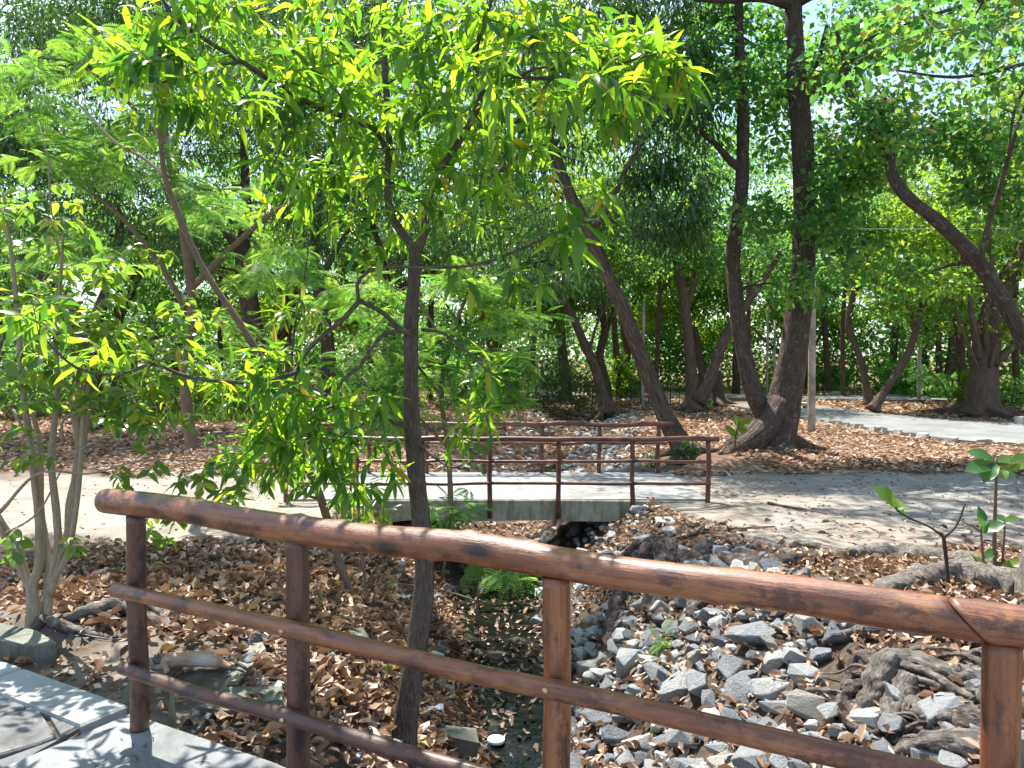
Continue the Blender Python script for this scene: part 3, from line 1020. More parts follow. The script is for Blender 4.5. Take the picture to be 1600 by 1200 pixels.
L_MANGO = [lance(0.115, droop=0.25, wave=0.25), lance(0.10, droop=0.55, wave=0.3), lance(0.125, droop=0.4, wave=-0.25), lance(0.11, droop=0.12, fold=0.5)]
L_OVATE = [lance(0.23, prof=(0.06, 0.62, 1.0, 0.9, 0.48, 0.0), droop=0.2, wave=0.12), lance(0.20, prof=(0.06, 0.7, 1.0, 0.82, 0.4, 0.0), droop=0.4, fold=0.4),
           lance(0.25, prof=(0.05, 0.5, 1.0, 0.95, 0.55, 0.0), droop=0.1, fold=0.2, wave=0.15)]
L_DRY = [lance(0.20, st=(0, .3, .7, 1), prof=(0.05, 0.9, 0.85, 0), droop=-0.15, fold=0.9, curl=1.0), lance(0.16, st=(0, .3, .7, 1), prof=(0.05, 1, 0.8, 0), droop=0.35, fold=-0.7, wave=0.6),
         lance(0.23, st=(0, .3, .7, 1), prof=(0.1, .8, 1, 0), droop=-0.4, fold=0.4, wave=0.7), lance(0.13, st=(0, .3, .7, 1), prof=(0.1, .9, .9, 0), droop=0.2, fold=1.4)]
T4 = (np.array([(0, 0, 0), (0.45, 0.26, 0.05), (0.5, 0, -0.04), (0.45, -0.26, 0.05), (1, 0, -0.12)], float), np.array([(0, 2, 1), (0, 3, 2), (1, 2, 4), (2, 3, 4)]))
T4R = (np.array([(0, 0, 0), (0.55, 0.36, 0.05), (0.5, 0, -0.04), (0.55, -0.36, 0.05), (1, 0, -0.12)], float), T4[1])
T4N = (np.array([(0, 0, 0), (0.45, 0.13, 0.03), (0.5, 0, -0.04), (0.45, -0.13, 0.03), (1, 0, -0.2)], float), T4[1])
T2 = (np.array([(0, 0, 0), (0.5, 0.28, 0.05), (1, 0, -0.08), (0.5, -0.28, 0.05)], float), np.array([(0, 2, 1), (0, 3, 2)]))
T2D = (np.array([(0, 0, 0), (0.5, 0.22, 0.12), (1, 0, 0.0), (0.5, -0.22, 0.10)], float), np.array([(0, 2, 1), (0, 3, 2)]))


def frond_template(npair=9, pl=0.34, w=0.040):
    """feathery twice-divided leaf: narrow leaflets in two ranks, each rank of pieces split again"""
    v, f = [], []
    for i in range(npair):
        t = 0.12 + 0.88 * i / (npair - 1)
        L = pl * math.sin(math.pi * (0.18 + 0.72 * i / (npair - 1))) ** 0.7
        for sgn in (-1, 1):
            z0 = -0.30 * t * t
            a = np.array((t, 0, z0))
            d = np.array((0.45, sgn * 0.9, -0.10))
            d /= np.linalg.norm(d)
            n = np.array((-d[1], d[0], 0)) * w
            m1 = a + d * L * 0.5
            e = a + d * L + np.array((0, 0, -0.12 * L))
            k = len(v)
            v += [a, m1 + n, e, m1 - n]
            f += [(k, k + 2, k + 1), (k, k + 3, k + 2)]
    k = len(v)
    v += [(0, -0.008, 0), (0, 0.008, 0), (1, 0, -0.3)]
    f += [(k, k + 2, k + 1)]
    return np.array(v, float), np.array(f)


T_FROND = frond_template()
T_FROND_BIG = frond_template(13, 0.36, 0.026)


def basis(xd, up):
    xd = xd / (np.linalg.norm(xd, axis=1)[:, None] + 1e-9)
    y = np.cross(up, xd)
    y /= np.linalg.norm(y, axis=1)[:, None] + 1e-9
    z = np.cross(xd, y)
    return xd, y, z


def scatter(mb, tpl, pos, xd, up, sc, rnd, wsc=None):
    tv, tf = tpl
    n, k = len(pos), len(tv)
    if n == 0:
        return
    xa, ya, za_ = basis(xd, up)
    sc = np.asarray(sc)[:, None, None]
    ws = 1.0 if wsc is None else np.asarray(wsc)[:, None, None]
    V = pos[:, None, :] + sc * (tv[None, :, 0:1] * xa[:, None, :] + ws * tv[None, :, 1:2] * ya[:, None, :] + tv[None, :, 2:3] * za_[:, None, :])
    F = tf[None, :, :] + (np.arange(n) * k)[:, None, None]
    mb.add(V.reshape(-1, 3), F.reshape(-1, 3), np.repeat(rnd, k))


def rand_dir(n, up_bias=0.0):
    d = RNG.normal(0, 1, (n, 3))
    d /= np.linalg.norm(d, axis=1)[:, None]
    d[:, 2] += up_bias
    return d / (np.linalg.norm(d, axis=1)[:, None] + 1e-9)


def blob_targets(blobs):
    """(px, py, depth, half width px, half height px, half depth m, count) -> world points"""
    out = []
    for (px, py, d, rx, ry, rd, n) in blobs:
        for _ in range(n):
            while True:
                a, b_, c = random.uniform(-1, 1), random.uniform(-1, 1), random.uniform(-1, 1)
                if a * a + b_ * b_ + c * c <= 1:
                    break
            out.append(P(px + a * rx, py + b_ * ry, d + c * rd))
    return out


def grow(skel, targets, tw0=0.012, tw1=0.003, per=0.02, sag=0.12, steps=6):
    """skel: list of (points Nx3, radii N). Every target gets a twig from the nearest wood. -> polylines, tips"""
    pts = np.concatenate([s_[0] for s_ in skel])
    rad = np.concatenate([s_[1] for s_ in skel])
    cap = np.zeros((len(pts) + len(targets) * steps, 3))
    crad = np.zeros(len(cap))
    k = len(pts)
    cap[:k], crad[:k] = pts, rad
    T = np.array([tuple(t) for t in targets])
    d0 = np.array([np.min(np.linalg.norm(pts - t, axis=1)) for t in T])
    polys, tips, dirs = [], [], []
    for i in np.argsort(d0):
        t = T[i]
        dd = np.linalg.norm(cap[:k] - t, axis=1)
        # prefer wood that is thicker and a little below
        cost = dd + 0.25 * np.maximum(0, cap[:k, 2] - t[2])
        j = int(np.argmin(cost))
        p0 = cap[j]
        L = dd[j]
        ctrl = p0 + (t - p0) * 0.5 + np.array([0, 0, sag * L]) + RNG.normal(0, 0.08 * L, 3)
        u = np.linspace(0, 1, steps)[:, None]
        pl = (1 - u) ** 2 * p0 + 2 * u * (1 - u) * ctrl + u ** 2 * t
        r0 = min(crad[j] * 0.75, tw0 + per * L)
        rr = np.linspace(r0, tw1, steps)
        polys.append((pl, rr))
        cap[k:k + steps - 1] = pl[1:]
        crad[k:k + steps - 1] = rr[1:]
        k += steps - 1
        dv = pl[-1] - pl[-2]
        tips.append(t)
        dirs.append(dv / (np.linalg.norm(dv) + 1e-9))
    return polys, np.array(tips), np.array(dirs)


def whorls(tips, dirs, nmin, nmax, lmin, lmax, droop=0.35, along=0.10, spread=1.0):
    pos, xd, up, sc = [], [], [], []
    for t, d in zip(tips, dirs):
        n = random.randint(nmin, nmax)
        a0 = random.uniform(0, 6.28)
        e1 = np.cross(d, [0.13, 0.2, 1.0]); e1 /= np.linalg.norm(e1) + 1e-9
        e2 = np.cross(d, e1)
        size = random.uniform(0.8, 1.15)
        for i in range(n):
            a = a0 + i * 2.4
            el = random.uniform(0.0, 0.9)
            v = d * (0.25 + 0.5 * el) + (e1 * math.cos(a) + e2 * math.sin(a)) * spread + np.array([0, 0, -droop * random.uniform(0.3, 1.4)])
            v = v / np.linalg.norm(v)
            pos.append(t - d * random.uniform(0, along) * (1 - el))
            xd.append(v)
            u = np.array([0, 0, 1.0]) + RNG.normal(0, 0.35, 3)
            up.append(u)
            sc.append(random.uniform(lmin, lmax) * size)
    return np.array(pos), np.array(xd), np.array(up), np.array(sc)


def in_frame(pos, margin=0):
    y = np.maximum(pos[:, 1], 0.1)
    px = 800 + pos[:, 0] / y * 1200
    py = 560 - (pos[:, 2] - CAM_Z) / y * 1200
    return (px > -margin) & (px < 1600 + margin) & (py > -margin) & (py < 1200 + margin)


def leaf_parts(root, templates, mat, pos, xd, up, sc, rnd, count=300, name='leaf', stuff_name='foliage'):
    """the leaves that show largest are objects of their own, the rest one mesh"""
    vis = in_frame(pos)
    big = np.where(vis, sc / np.maximum(pos[:, 1], 0.5), 0)
    order = np.argsort(-big)
    sel = [i for i in order[:count] if big[i] > 0]
    selset = np.zeros(len(pos), bool)
    selset[sel] = True
    meshes = []
    for tv, tf in templates:
        mb = MB()
        mb.add(tv, tf)
        meshes.append(mb.mesh(name, mat, True))
    which = RNG.integers(0, len(templates), len(pos))
    xa, ya, za_ = basis(xd, up)
    base = np.array(root.location)
    for i in sel:
        o = link(name, meshes[which[i]], root)
        s = sc[i]
        mtx = Matrix(((xa[i][0] * s, ya[i][0] * s, za_[i][0] * s, pos[i][0] - base[0]),
                      (xa[i][1] * s, ya[i][1] * s, za_[i][1] * s, pos[i][1] - base[1]),
                      (xa[i][2] * s, ya[i][2] * s, za_[i][2] * s, pos[i][2] - base[2]), (0, 0, 0, 1)))
        o.matrix_basis = mtx
    mb = MB()
    for w, tp in enumerate(templates):
        k = (~selset) & (which == w)
        scatter(mb, tp, pos[k], xd[k], up[k], sc[k], rnd[k])
    if mb.n:
        mb.build(stuff_name, mat, root, kind='stuff')


def clumps(mb, tpl, tips, n_each, rad, lmin, lmax, flat=0.6, droop=0.2, upb=0.8):
    """clouds of leaves round the twig tips"""
    n = len(tips) * n_each
    c = np.repeat(tips, n_each, 0)
    rr = np.repeat(RNG.uniform(0.6, 1.25, len(tips)) * rad, n_each)
    d = rand_dir(n)
    q = d * (RNG.uniform(0, 1, n) ** 0.5)[:, None] * rr[:, None]
    q[:, 2] *= flat
    pos = c + q
    xd = d + RNG.normal(0, 0.6, (n, 3))
    xd[:, 2] -= droop
    up = RNG.normal(0, 0.6, (n, 3))
    up[:, 2] += upb
    scatter(mb, tpl, pos, xd, up, RNG.uniform(lmin, lmax, n), (np.repeat(RNG.uniform(0, 1, len(tips)), n_each) * 0.5 + RNG.uniform(0, 0.5, n)))


TRUNK_SLIM = 1.0


def px_line(pts):
    """[(px, py, depth, width px)] -> points, radii"""
    return [P(a, b_, d) for a, b_, d, w in pts], [w * d / FPX / 2 * TRUNK_SLIM for a, b_, d, w in pts]


def tree(name, label, trunk, limbs, blobs, bark, leaf, tpl=T4, n_each=60, crad=0.8, lsize=(0.12, 0.18), sides=12, tw=(0.05, 0.012), flat=0.6,
         cat='tree', lobes=0.25, flare=0.35, droop=0.2, upb=0.8, group=None, roots=0, rough=0.07, per=0.02, fl_len=None):
    p, r = px_line(trunk)
    base = Vector(p[0])
    if fl_len is None:
        fl_len = max(0.3, r[0] * 1.6)
    root = empty(name, base, label, cat, group)
    mb = MB()
    sk = [tube(mb, p, r, sides, None, rough=rough, lobes=lobes, flare=flare, fl_len=fl_len)]
    mb.build('trunk', M[bark], root)
    for lb in limbs:
        p2, r2 = px_line(lb)
        mb = MB()
        sk.append(tube(mb, p2, r2, max(7, sides - 3), None, rough=rough))
        mb.build('limb', M[bark], root)
    for i in range(roots):
        a = i * 6.28 / roots + random.uniform(-0.5, 0.5)
        L = r[0] * random.uniform(2.2, 4.2)
        q_ = []
        for t in (0.25, 0.5, 0.75, 1.0):
            xx, yy = base.x + math.cos(a) * L * t, base.y + math.sin(a) * L * t
            q_.append(Vector((xx, yy, Hs(xx, yy) + r[0] * 0.55 * (1 - t) ** 1.2 - 0.03)))
            a += random.uniform(-0.25, 0.25)
        mb = MB()
        tube(mb, [base + Vector((0, 0, r[0] * 1.3))] + q_, [r[0] * 0.5, r[0] * 0.42, r[0] * 0.28, r[0] * 0.18, r[0] * 0.08], 8, 0.15, rough=0.15)
        mb.build('root', M[bark], root)
    tg = blob_targets(blobs)
    if tg:
        sk2 = [(a, b_) for a, b_ in sk]
        n0 = int(len(sk2[0][0]) * 0.35)
        sk2[0] = (sk2[0][0][n0:], sk2[0][1][n0:])
        polys, tips, dirs = grow(sk2, tg, tw[0], tw[1], per)
        mb = MB()
        for pl, rr in polys:
            tube(mb, pl, rr, 5, 0.5, cap=False)
        mb.build('branches', M[bark], root, kind='stuff')
        mb = MB()
        clumps(mb, tpl, tips, n_each, crad, lsize[0], lsize[1], flat, droop, upb)
        mb.build('crown', M[leaf], root, kind='stuff')
    return root

# ------------------------------------------------------------------ large trees
TRUNK_SLIM = 0.85
# forked tree right of the footbridge
tree('broad_leaf_tree', 'thick forked dark tree right of the footbridge, its flared foot reaching left',
     [(1192, 722, 16.6, 92), (1205, 690, 16.6, 74), (1222, 640, 16.6, 64), (1238, 560, 16.6, 50), (1252, 450, 16.6, 43), (1257, 330, 16.7, 39), (1252, 200, 16.8, 37), (1243, 90, 16.9, 33), (1240, -10, 17, 30), (1246, -200, 17.2, 24), (1230, -420, 17.5, 16)],
     [[(1208, 668, 16.6, 40), (1180, 618, 16.5, 34), (1164, 560, 16.5, 30), (1150, 470, 16.6, 27), (1146, 390, 16.7, 26), (1158, 300, 16.8, 25), (1161, 190, 16.9, 22), (1156, 90, 17, 18), (1150, -60, 17.2, 13), (1120, -220, 17.3, 8)],
      [(1160, 265, 16.8, 16), (1140, 250, 16.7, 14), (1118, 225, 16.5, 11), (1095, 205, 16.2, 8)],
      [(1263, 165, 16.8, 14), (1272, 130, 16.6, 11), (1280, 90, 16.2, 9), (1292, 40, 16, 7)],
      [(1243, 10, 17, 20), (1190, -3, 16.6, 15), (1120, 0, 16.2, 12), (1060, -8, 15.8, 9)],
      [(1246, 5, 17, 16), (1320, -30, 16, 12), (1420, -50, 15, 9), (1520, -60, 14.2, 7)]],
     [(1110, 60, 17.6, 80, 70, 1.2, 34), (1200, 90, 18.2, 40, 90, 1.0, 22), (1340, 50, 18.0, 70, 50, 1.2, 16), (1120, 170, 17.8, 60, 60, 1, 14), (1180, 130, 15.8, 60, 40, .4, 8), (1290, 130, 17.8, 40, 50, .6, 8), (1200, 330, 15.4, 55, 30, 0.4, 7), (1295, 320, 15.8, 26, 60, 1.0, 16), (1205, 200, 17.6, 36, 90, 0.7, 14), (1300, 230, 17.5, 26, 60, .8, 8),
      (1500, 40, 17.5, 160, 60, 2.0, 26), (1420, 130, 18.5, 130, 50, 1.5, 6), (1150, -250, 17, 300, 150, 4.0, 80), (1450, -180, 15, 250, 120, 3.0, 50), (1330, 400, 15.8, 40, 20, 0.8, 4), (1200, -110, 12.5, 160, 50, 1.4, 16), (1240, 440, 15.8, 40, 30, .5, 5)],
     'bark_big', 'broad_leaf', tpl=T4R, n_each=46, crad=0.62, lsize=(0.12, 0.20), sides=22, lobes=0.15, flare=0.30, fl_len=0.7, tw=(0.03, 0.008), roots=3, rough=0.06)
bt = [o for o in bpy.data.objects if o.name.startswith('broad_leaf_tree')][0]
mb = MB()
tube(mb, [P(1218, 630, 16.4), P(1192, 672, 16.0), P(1160, 696, 15.7), P(1120, 716, 15.4)], [0.24, 0.26, 0.19, 0.05], 16, 0.12, rough=0.08)
mb.build('root', M['bark_big'], bt)
mb = MB()
tube(mb, [P(1206, 650, 16.2), P(1190, 690, 15.9), P(1172, 716, 15.6)], [0.12, 0.14, 0.10], 12, 0.12, rough=0.12)
mb.build('root', M['bark_big'], bt)

# leaning mango tree behind the footbridge
tree('mango_tree', 'leaning dark mango tree behind the right end of the footbridge railing',
     [(1076, 724, 15.6, 48.2), (1064, 695, 15.6, 37.8), (1035, 640, 15.6, 31.8), (1003, 560, 15.7, 28.4), (972, 480, 15.8, 25.8), (940, 410, 16, 24.1), (915, 350, 16.2, 21.5), (885, 290, 16.5, 20.6), (862, 225, 16.8, 18.9), (842, 180, 17, 15.5), (835, 110, 17.3, 10.3), (850, 0, 17.6, 6.9)],
     [[(868, 235, 16.8, 16), (835, 232, 16.6, 15), (800, 250, 16.4, 12), (768, 280, 16.2, 8)],
      [(850, 200, 17, 13), (815, 190, 17, 11), (770, 185, 16.8, 8)],
      [(920, 360, 16.2, 14), (948, 330, 16, 11), (975, 270, 15.8, 9), (1010, 210, 15.5, 7), (1050, 160, 15.4, 5)]],
     [(1030, 150, 16.4, 100, 120, 1.6, 80), (1010, 10, 17, 110, 60, 1.5, 44), (1040, 320, 16.2, 85, 70, 1.2, 60), (860, 90, 17, 160, 110, 2.0, 55), (760, 250, 17, 110, 100, 2.0, 40), (900, 180, 17.6, 110, 100, 1.0, 20),
      (950, -150, 17, 250, 120, 3.0, 60), (850, 420, 17, 60, 45, 1.0, 14), (800, -140, 12.2, 230, 60, 1.4, 46)],
     'bark_lean', 'dark_leaf', T4N, 50, 0.62, (0.16, 0.24), 18, tw=(0.04, 0.008), lobes=0.2, flare=0.25, droop=1.6, upb=0.5, roots=4)

# big leaning trunk entering from the right edge
tree('broad_leaf_tree', 'bare dark trunk leaning in from the right edge and arching to the left',
     [(1770, 760, 14.2, 49.6), (1720, 690, 14.2, 40.0), (1660, 610, 14.2, 36.0), (1602, 530, 14.2, 32.0), (1565, 465, 14.2, 28.8), (1520, 400, 14.3, 26.4), (1465, 345, 14.4, 24.0), (1425, 315, 14.5, 22.4), (1398, 280, 14.6, 20.0), (1382, 235, 14.7, 16.0), (1360, 195, 14.8, 13.6), (1330, 150, 15, 10.0), (1318, 90, 15.2, 8), (1305, 40, 15.4, 6)],
     [[(1395, 262, 14.6, 12), (1392, 225, 14.7, 11), (1386, 198, 14.8, 9), (1372, 180, 15, 7)],
      [(1330, 95, 15.2, 8), (1352, 68, 15.1, 7), (1400, 40, 15, 5)],
      [(1560, 450, 14.2, 12), (1535, 400, 14, 10), (1560, 300, 13.8, 8), (1590, 200, 13.5, 6), (1620, 100, 13.5, 5)]],
     [(1350, 250, 15.9, 60, 45, 0.7, 16), (1365, 190, 14.3, 50, 50, 0.5, 16), (1320, 90, 15.4, 50, 60, .7, 12), (1500, 220, 15.9, 110, 50, 1.0, 34), (1570, 300, 15.6, 70, 70, 1.0, 18), (1410, 420, 16.5, 70, 30, 0.8, 8), (1600, -40, 14, 120, 60, 2, 18), (1750, 200, 13, 120, 160, 3, 22)],
     'bark_big', 'broad_leaf', T4R, 56, 0.65, (0.12, 0.19), 18, tw=(0.03, 0.008), rough=0.08)

# thick stump-like tree beyond the path
tree('broad_leaf_tree', 'thick brown trunk with many upright shoots beyond the path at the right',
     [(1537, 648, 27.5, 66), (1537, 630, 27.5, 50), (1536, 580, 27.5, 44), (1543, 530, 27.5, 44), (1556, 480, 27.6, 40), (1578, 430, 27.8, 36), (1600, 390, 28, 28), (1630, 300, 28, 20)],
     [[(1530, 560, 27.3, 15), (1520, 500, 27, 12), (1512, 440, 27, 9), (1500, 380, 27, 6)],
      [(1545, 560, 27.2, 13), (1540, 500, 27, 10), (1550, 430, 27, 8), (1545, 350, 27, 6)],
      [(1552, 570, 27.2, 16), (1590, 530, 27.2, 14), (1615, 470, 27, 9)],
      [(1528, 575, 27.1, 7), (1505, 520, 26.8, 5), (1490, 470, 26.6, 4)],
      [(1548, 575, 27, 7), (1558, 520, 26.8, 5), (1562, 460, 26.6, 4)]],
     [(1520, 400, 28.5, 70, 50, 1, 18), (1475, 450, 26.5, 40, 30, 1.5, 10), (1590, 300, 28, 90, 90, 3, 34), (1590, 520, 26.6, 12, 30, 0.6, 2), (1600, 180, 29, 100, 80, 3, 26), (1640, 420, 27, 60, 90, 2, 12)],
     'bark_red', 'light_leaf', T4, 60, 1.0, (0.16, 0.26), 18, lobes=0.25, flare=0.15, roots=3, tw=(0.05, 0.015))

tree('broad_leaf_tree', 'reddish slender tree beyond the path with a kink halfway up, right of the concrete pole',
     [(1358, 632, 30.5, 18), (1353, 600, 30.5, 13), (1344, 560, 30.5, 12), (1326, 508, 30.5, 11), (1334, 460, 30.5, 11), (1332, 425, 30.5, 9), (1325, 400, 30.7, 7)],
     [[(1330, 470, 30.5, 9), (1345, 445, 30.5, 8), (1370, 440, 30.4, 8), (1395, 425, 30.2, 6)], [(1347, 445, 30.5, 7), (1352, 410, 30.6, 5), (1345, 370, 30.8, 4)]],
     [(1350, 370, 30.5, 70, 50, 2, 22), (1420, 400, 30, 50, 30, 2, 10), (1310, 300, 31, 70, 70, 3, 24)],
     'bark_red', 'far_leaf', T2, 110, 1.1, (0.16, 0.26), 10, tw=(0.05, 0.015))
tree('broad_leaf_tree', 'reddish trunk leaning right beside the path bend, beyond the concrete pole',
     [(1364, 642, 28.5, 22), (1375, 622, 28.5, 16), (1400, 585, 28.5, 14), (1420, 550, 28.5, 13), (1430, 520, 28.5, 12), (1440, 480, 28.5, 11), (1452, 450, 28.6, 8)],
     [[(1428, 515, 28.5, 9), (1422, 480, 28.5, 8), (1416, 445, 28.5, 6)]],
     [(1420, 420, 28.5, 60, 40, 2, 20), (1460, 330, 29, 80, 70, 3, 30), (1390, 470, 28, 30, 20, 1, 4)],
     'bark_red', 'light_leaf', T2, 110, 1.1, (0.16, 0.26), 10, tw=(0.05, 0.015))
tree('broad_leaf_tree', 'double-stemmed reddish tree with pale buttress roots behind the leaning mango tree',
     [(1085, 640, 30.5, 38), (1084, 620, 30.5, 26), (1080, 580, 30.5, 21), (1075, 520, 30.5, 19), (1068, 460, 30.6, 17), (1058, 410, 30.8, 16), (1045, 360, 31, 13), (1035, 310, 31, 9)],
     [[(1090, 628, 30.3, 30), (1108, 596, 30.3, 24), (1120, 560, 30.3, 20), (1142, 510, 30.3, 18), (1170, 470, 30.2, 15), (1200, 425, 30, 12), (1225, 390, 30, 8)],
      [(1072, 480, 30.6, 11), (1085, 440, 30.6, 10), (1092, 380, 30.8, 8), (1120, 350, 30.8, 6)]],
     [(1050, 350, 31, 80, 50, 3, 26), (1110, 400, 31.5, 60, 40, 2, 18), (1210, 400, 31, 40, 40, 2, 8), (1080, 240, 32, 100, 60, 3, 24)],
     'bark_red', 'far_leaf', T2, 110, 1.15, (0.16, 0.26), 14, lobes=0.4, flare=0.3, roots=6, tw=(0.05, 0.015))
tree('tree_stump', 'short tapering stump with spreading roots, second trunk behind the forked dark tree',
     [(1118, 640, 33, 40), (1120, 622, 33, 26), (1121, 600, 33, 20), (1120, 578, 33, 16)], [], [], 'bark_lean', 'far_leaf', sides=12, lobes=0.5, flare=0.3, roots=6, cat='stump')
tree('mango_tree', 'thin dark tree leaning left behind the footbridge, roots spread at its foot',
     [(946, 644, 29.5, 36), (943, 625, 29.5, 24), (930, 575, 29.5, 18), (912, 535, 29.5, 16), (895, 495, 29.5, 14), (880, 465, 29.6, 13), (866, 430, 29.8, 11), (850, 380, 30, 9), (845, 330, 30, 7)],
     [[(884, 470, 29.6, 8), (870, 478, 29.5, 7), (850, 470, 29.2, 5)], [(920, 550, 29.4, 6), (935, 500, 29.2, 5), (960, 450, 29, 4)]],
     [(850, 350, 30, 100, 60, 3, 34), (930, 430, 30, 70, 50, 2, 20), (800, 440, 30, 60, 50, 2, 16)],
     'bark_lean', 'dark_leaf', T4N, 80, 1.1, (0.2, 0.3), 12, lobes=0.4, flare=0.2, roots=5, tw=(0.05, 0.015), droop=1.2)
# left side
tree('mango_tree', 'dark upright trunk in the leaf litter at the left, behind the pale-stemmed bush',
     [(146, 672, 22.5, 58), (146, 650, 22.5, 46), (140, 600, 22.5, 40), (128, 540, 22.6, 36), (105, 480, 22.8, 34), (70, 430, 23, 28), (30, 390, 23, 20)],
     [[(135, 560, 22.6, 26), (150, 500, 22.6, 24), (175, 430, 22.8, 18), (190, 340, 23, 12)]],
     [(80, 250, 22, 150, 110, 3, 46), (240, 330, 22.5, 110, 90, 3, 34), (20, 420, 23, 80, 70, 2, 14), (130, 60, 22, 130, 90, 3, 60), (20, 180, 22, 70, 90, 2, 24), (200, -80, 22, 250, 90, 4, 30)],
     'bark_lean', 'dark_leaf', T4N, 90, 1.0, (0.18, 0.28), 14, tw=(0.05, 0.012), droop=1.0)
tree('mango_tree', 'dark trunk half hidden by bright feathery leaves left of the foreground sapling',
     [(420, 655, 25, 46), (416, 620, 25, 36), (405, 560, 25, 34), (394, 500, 25, 34), (384, 440, 25, 34), (380, 390, 25, 26), (385, 320, 25, 18), (380, 220, 25, 12)],
     [[(382, 400, 25, 22), (350, 360, 25, 18), (310, 330, 25, 12)]],
     [(380, 230, 24.5, 160, 130, 3, 70), (500, 330, 25, 90, 80, 3, 26), (350, 20, 25, 260, 110, 4, 110), (310, 380, 24, 60, 40, 2, 8)],
     'bark_lean', 'dark_leaf', T4N, 90, 1.0, (0.18, 0.28), 14, tw=(0.05, 0.012), droop=1.0)
tree('mango_tree', 'dark trunk directly left of the foreground sapling, far behind it',
     [(520, 650, 27, 38), (516, 610, 27, 28), (512, 540, 27, 25), (500, 460, 27, 24), (490, 400, 27, 20), (500, 330, 27, 14), (520, 240, 27, 9)],
     [[(498, 440, 27, 14), (520, 400, 27, 11), (550, 350, 27, 8)], [(612, 640, 27.4, 18), (612, 540, 27.4, 16), (606, 440, 27.4, 13), (580, 340, 27.4, 9)]],
     [(540, 250, 27, 140, 120, 3, 70), (620, 380, 28, 80, 60, 3, 22), (600, 50, 27, 240, 110, 4, 120), (750, 330, 28, 80, 90, 3, 26)],
     'bark_lean', 'dark_leaf', T4N, 90, 1.05, (0.2, 0.3), 12, tw=(0.05, 0.012), droop=1.0)

# ------------------------------------------------------------------ background trees: three built once, then copied
def proto(label, h, leaf, seed, lean=0.12, tplx=T2):
    random.seed(seed)
    root = empty('background_tree', (0, 0, 0), label, 'tree', 'trees standing in the background wood')
    a = random.uniform(0, 6.28)
    pts, rad = [], []
    for i in range(7):
        t = i / 6
        pts.append(Vector((math.cos(a) * lean * h * t * t + random.gauss(0, 0.10), math.sin(a) * lean * h * t * t + random.gauss(0, 0.10), h * 0.62 * t - 0.2)))
        rad.append(0.24 * (1 - 0.62 * t))
    mb = MB()
    sk = [tube(mb, pts, rad, 10, 0.35, rough=0.08, flare=0.4, fl_len=0.5, lobes=0.2)]
    mb.build('trunk', M['bark_red'] if seed % 2 else M['bark_lean'], root)
    for k in range(4):
        b0 = pts[2 + k % 3] if k else pts[4]
        d = Vector((random.uniform(-1, 1), random.uniform(-1, 1), random.uniform(0.6, 1.2))).normalized()
        L = random.uniform(2.0, 3.6)
        q_ = [b0, b0 + d * L * 0.5 + Vector((0, 0, 0.1)), b0 + d * L + Vector((0, 0, 0.4))]
        mb = MB()
        sk.append(tube(mb, q_, [0.13, 0.10, 0.05], 7, 0.35, rough=0.08))
        mb.build('limb', M['bark_red'] if seed % 2 else M['bark_lean'], root)
    tg = []
    for k in range(11):
        c = Vector((random.uniform(-2.6, 2.6) + math.cos(a) * lean * h, random.uniform(-2.6, 2.6) + math.sin(a) * lean * h, random.uniform(h * 0.28, h)))
        for j in range(12):
            tg.append(c + Vector((random.gauss(0, 0.75), random.gauss(0, 0.75), random.gauss(0, 0.5))))
    polys, tips, dirs = grow(sk, tg, 0.04, 0.012)
    mb = MB()
    for pl, rr in polys:
        tube(mb, pl, rr, 4, 0.8, cap=False)
    mb.build('branches', M['bark_lean'], root, kind='stuff')
    mb = MB()
    clumps(mb, tplx, tips, 85, 0.75, 0.15, 0.27, 0.6, 0.25, 0.8)
    mb.build('crown', M[leaf], root, kind='stuff')
    return root


def copy_thing(o, loc, rz, sc, label=None):
    r = o.copy()
    COL.objects.link(r)
    r.location, r.rotation_euler, r.scale = loc, (0, 0, rz), (sc, sc, sc)
    if label:
        r['label'] = label
    for ch in list(o.children):
        c = ch.copy()
        COL.objects.link(c)
        c.parent = r
        for g in list(ch.children):
            d = g.copy()
            COL.objects.link(d)
            d.parent = c
    return r


GL = {'a': 'background tree with pale yellow-green loose crown in the far wood', 'b': 'background tree with mid green crown in the far wood', 'c': 'background tree with dark dense crown in the far wood'}
protos = {'a': proto(GL['a'], 10.5, 'light_leaf', 3), 'b': proto(GL['b'], 11.5, 'far_leaf', 4), 'c': proto(GL['c'], 11.0, 'broad_leaf', 5, 0.06)}
random.seed(5)
spots = [(-22, 33, 'c'), (-15.5, 30, 'b'), (-10.5, 34, 'a'), (-6.0, 37, 'b'), (-1.0, 44, 'c'), (2.5, 37.5, 'a'), (6.5, 46, 'b'), (4.2, 34, 'b'), (11.0, 44.5, 'a'), (15.5, 42.5, 'c'), (19.5, 33, 'b'),
         (24, 42, 'a'), (13.0, 52, 'b'), (-13, 45, 'a'), (-20, 46, 'b'), (-27, 40, 'c'), (29, 36, 'b'), (20, 52, 'c'), (8, 54, 'c'), (-4, 54, 'a'), (27, 50, 'b'), (17.3, 47, 'a'), (22.5, 27.5, 'b')]
used = set()
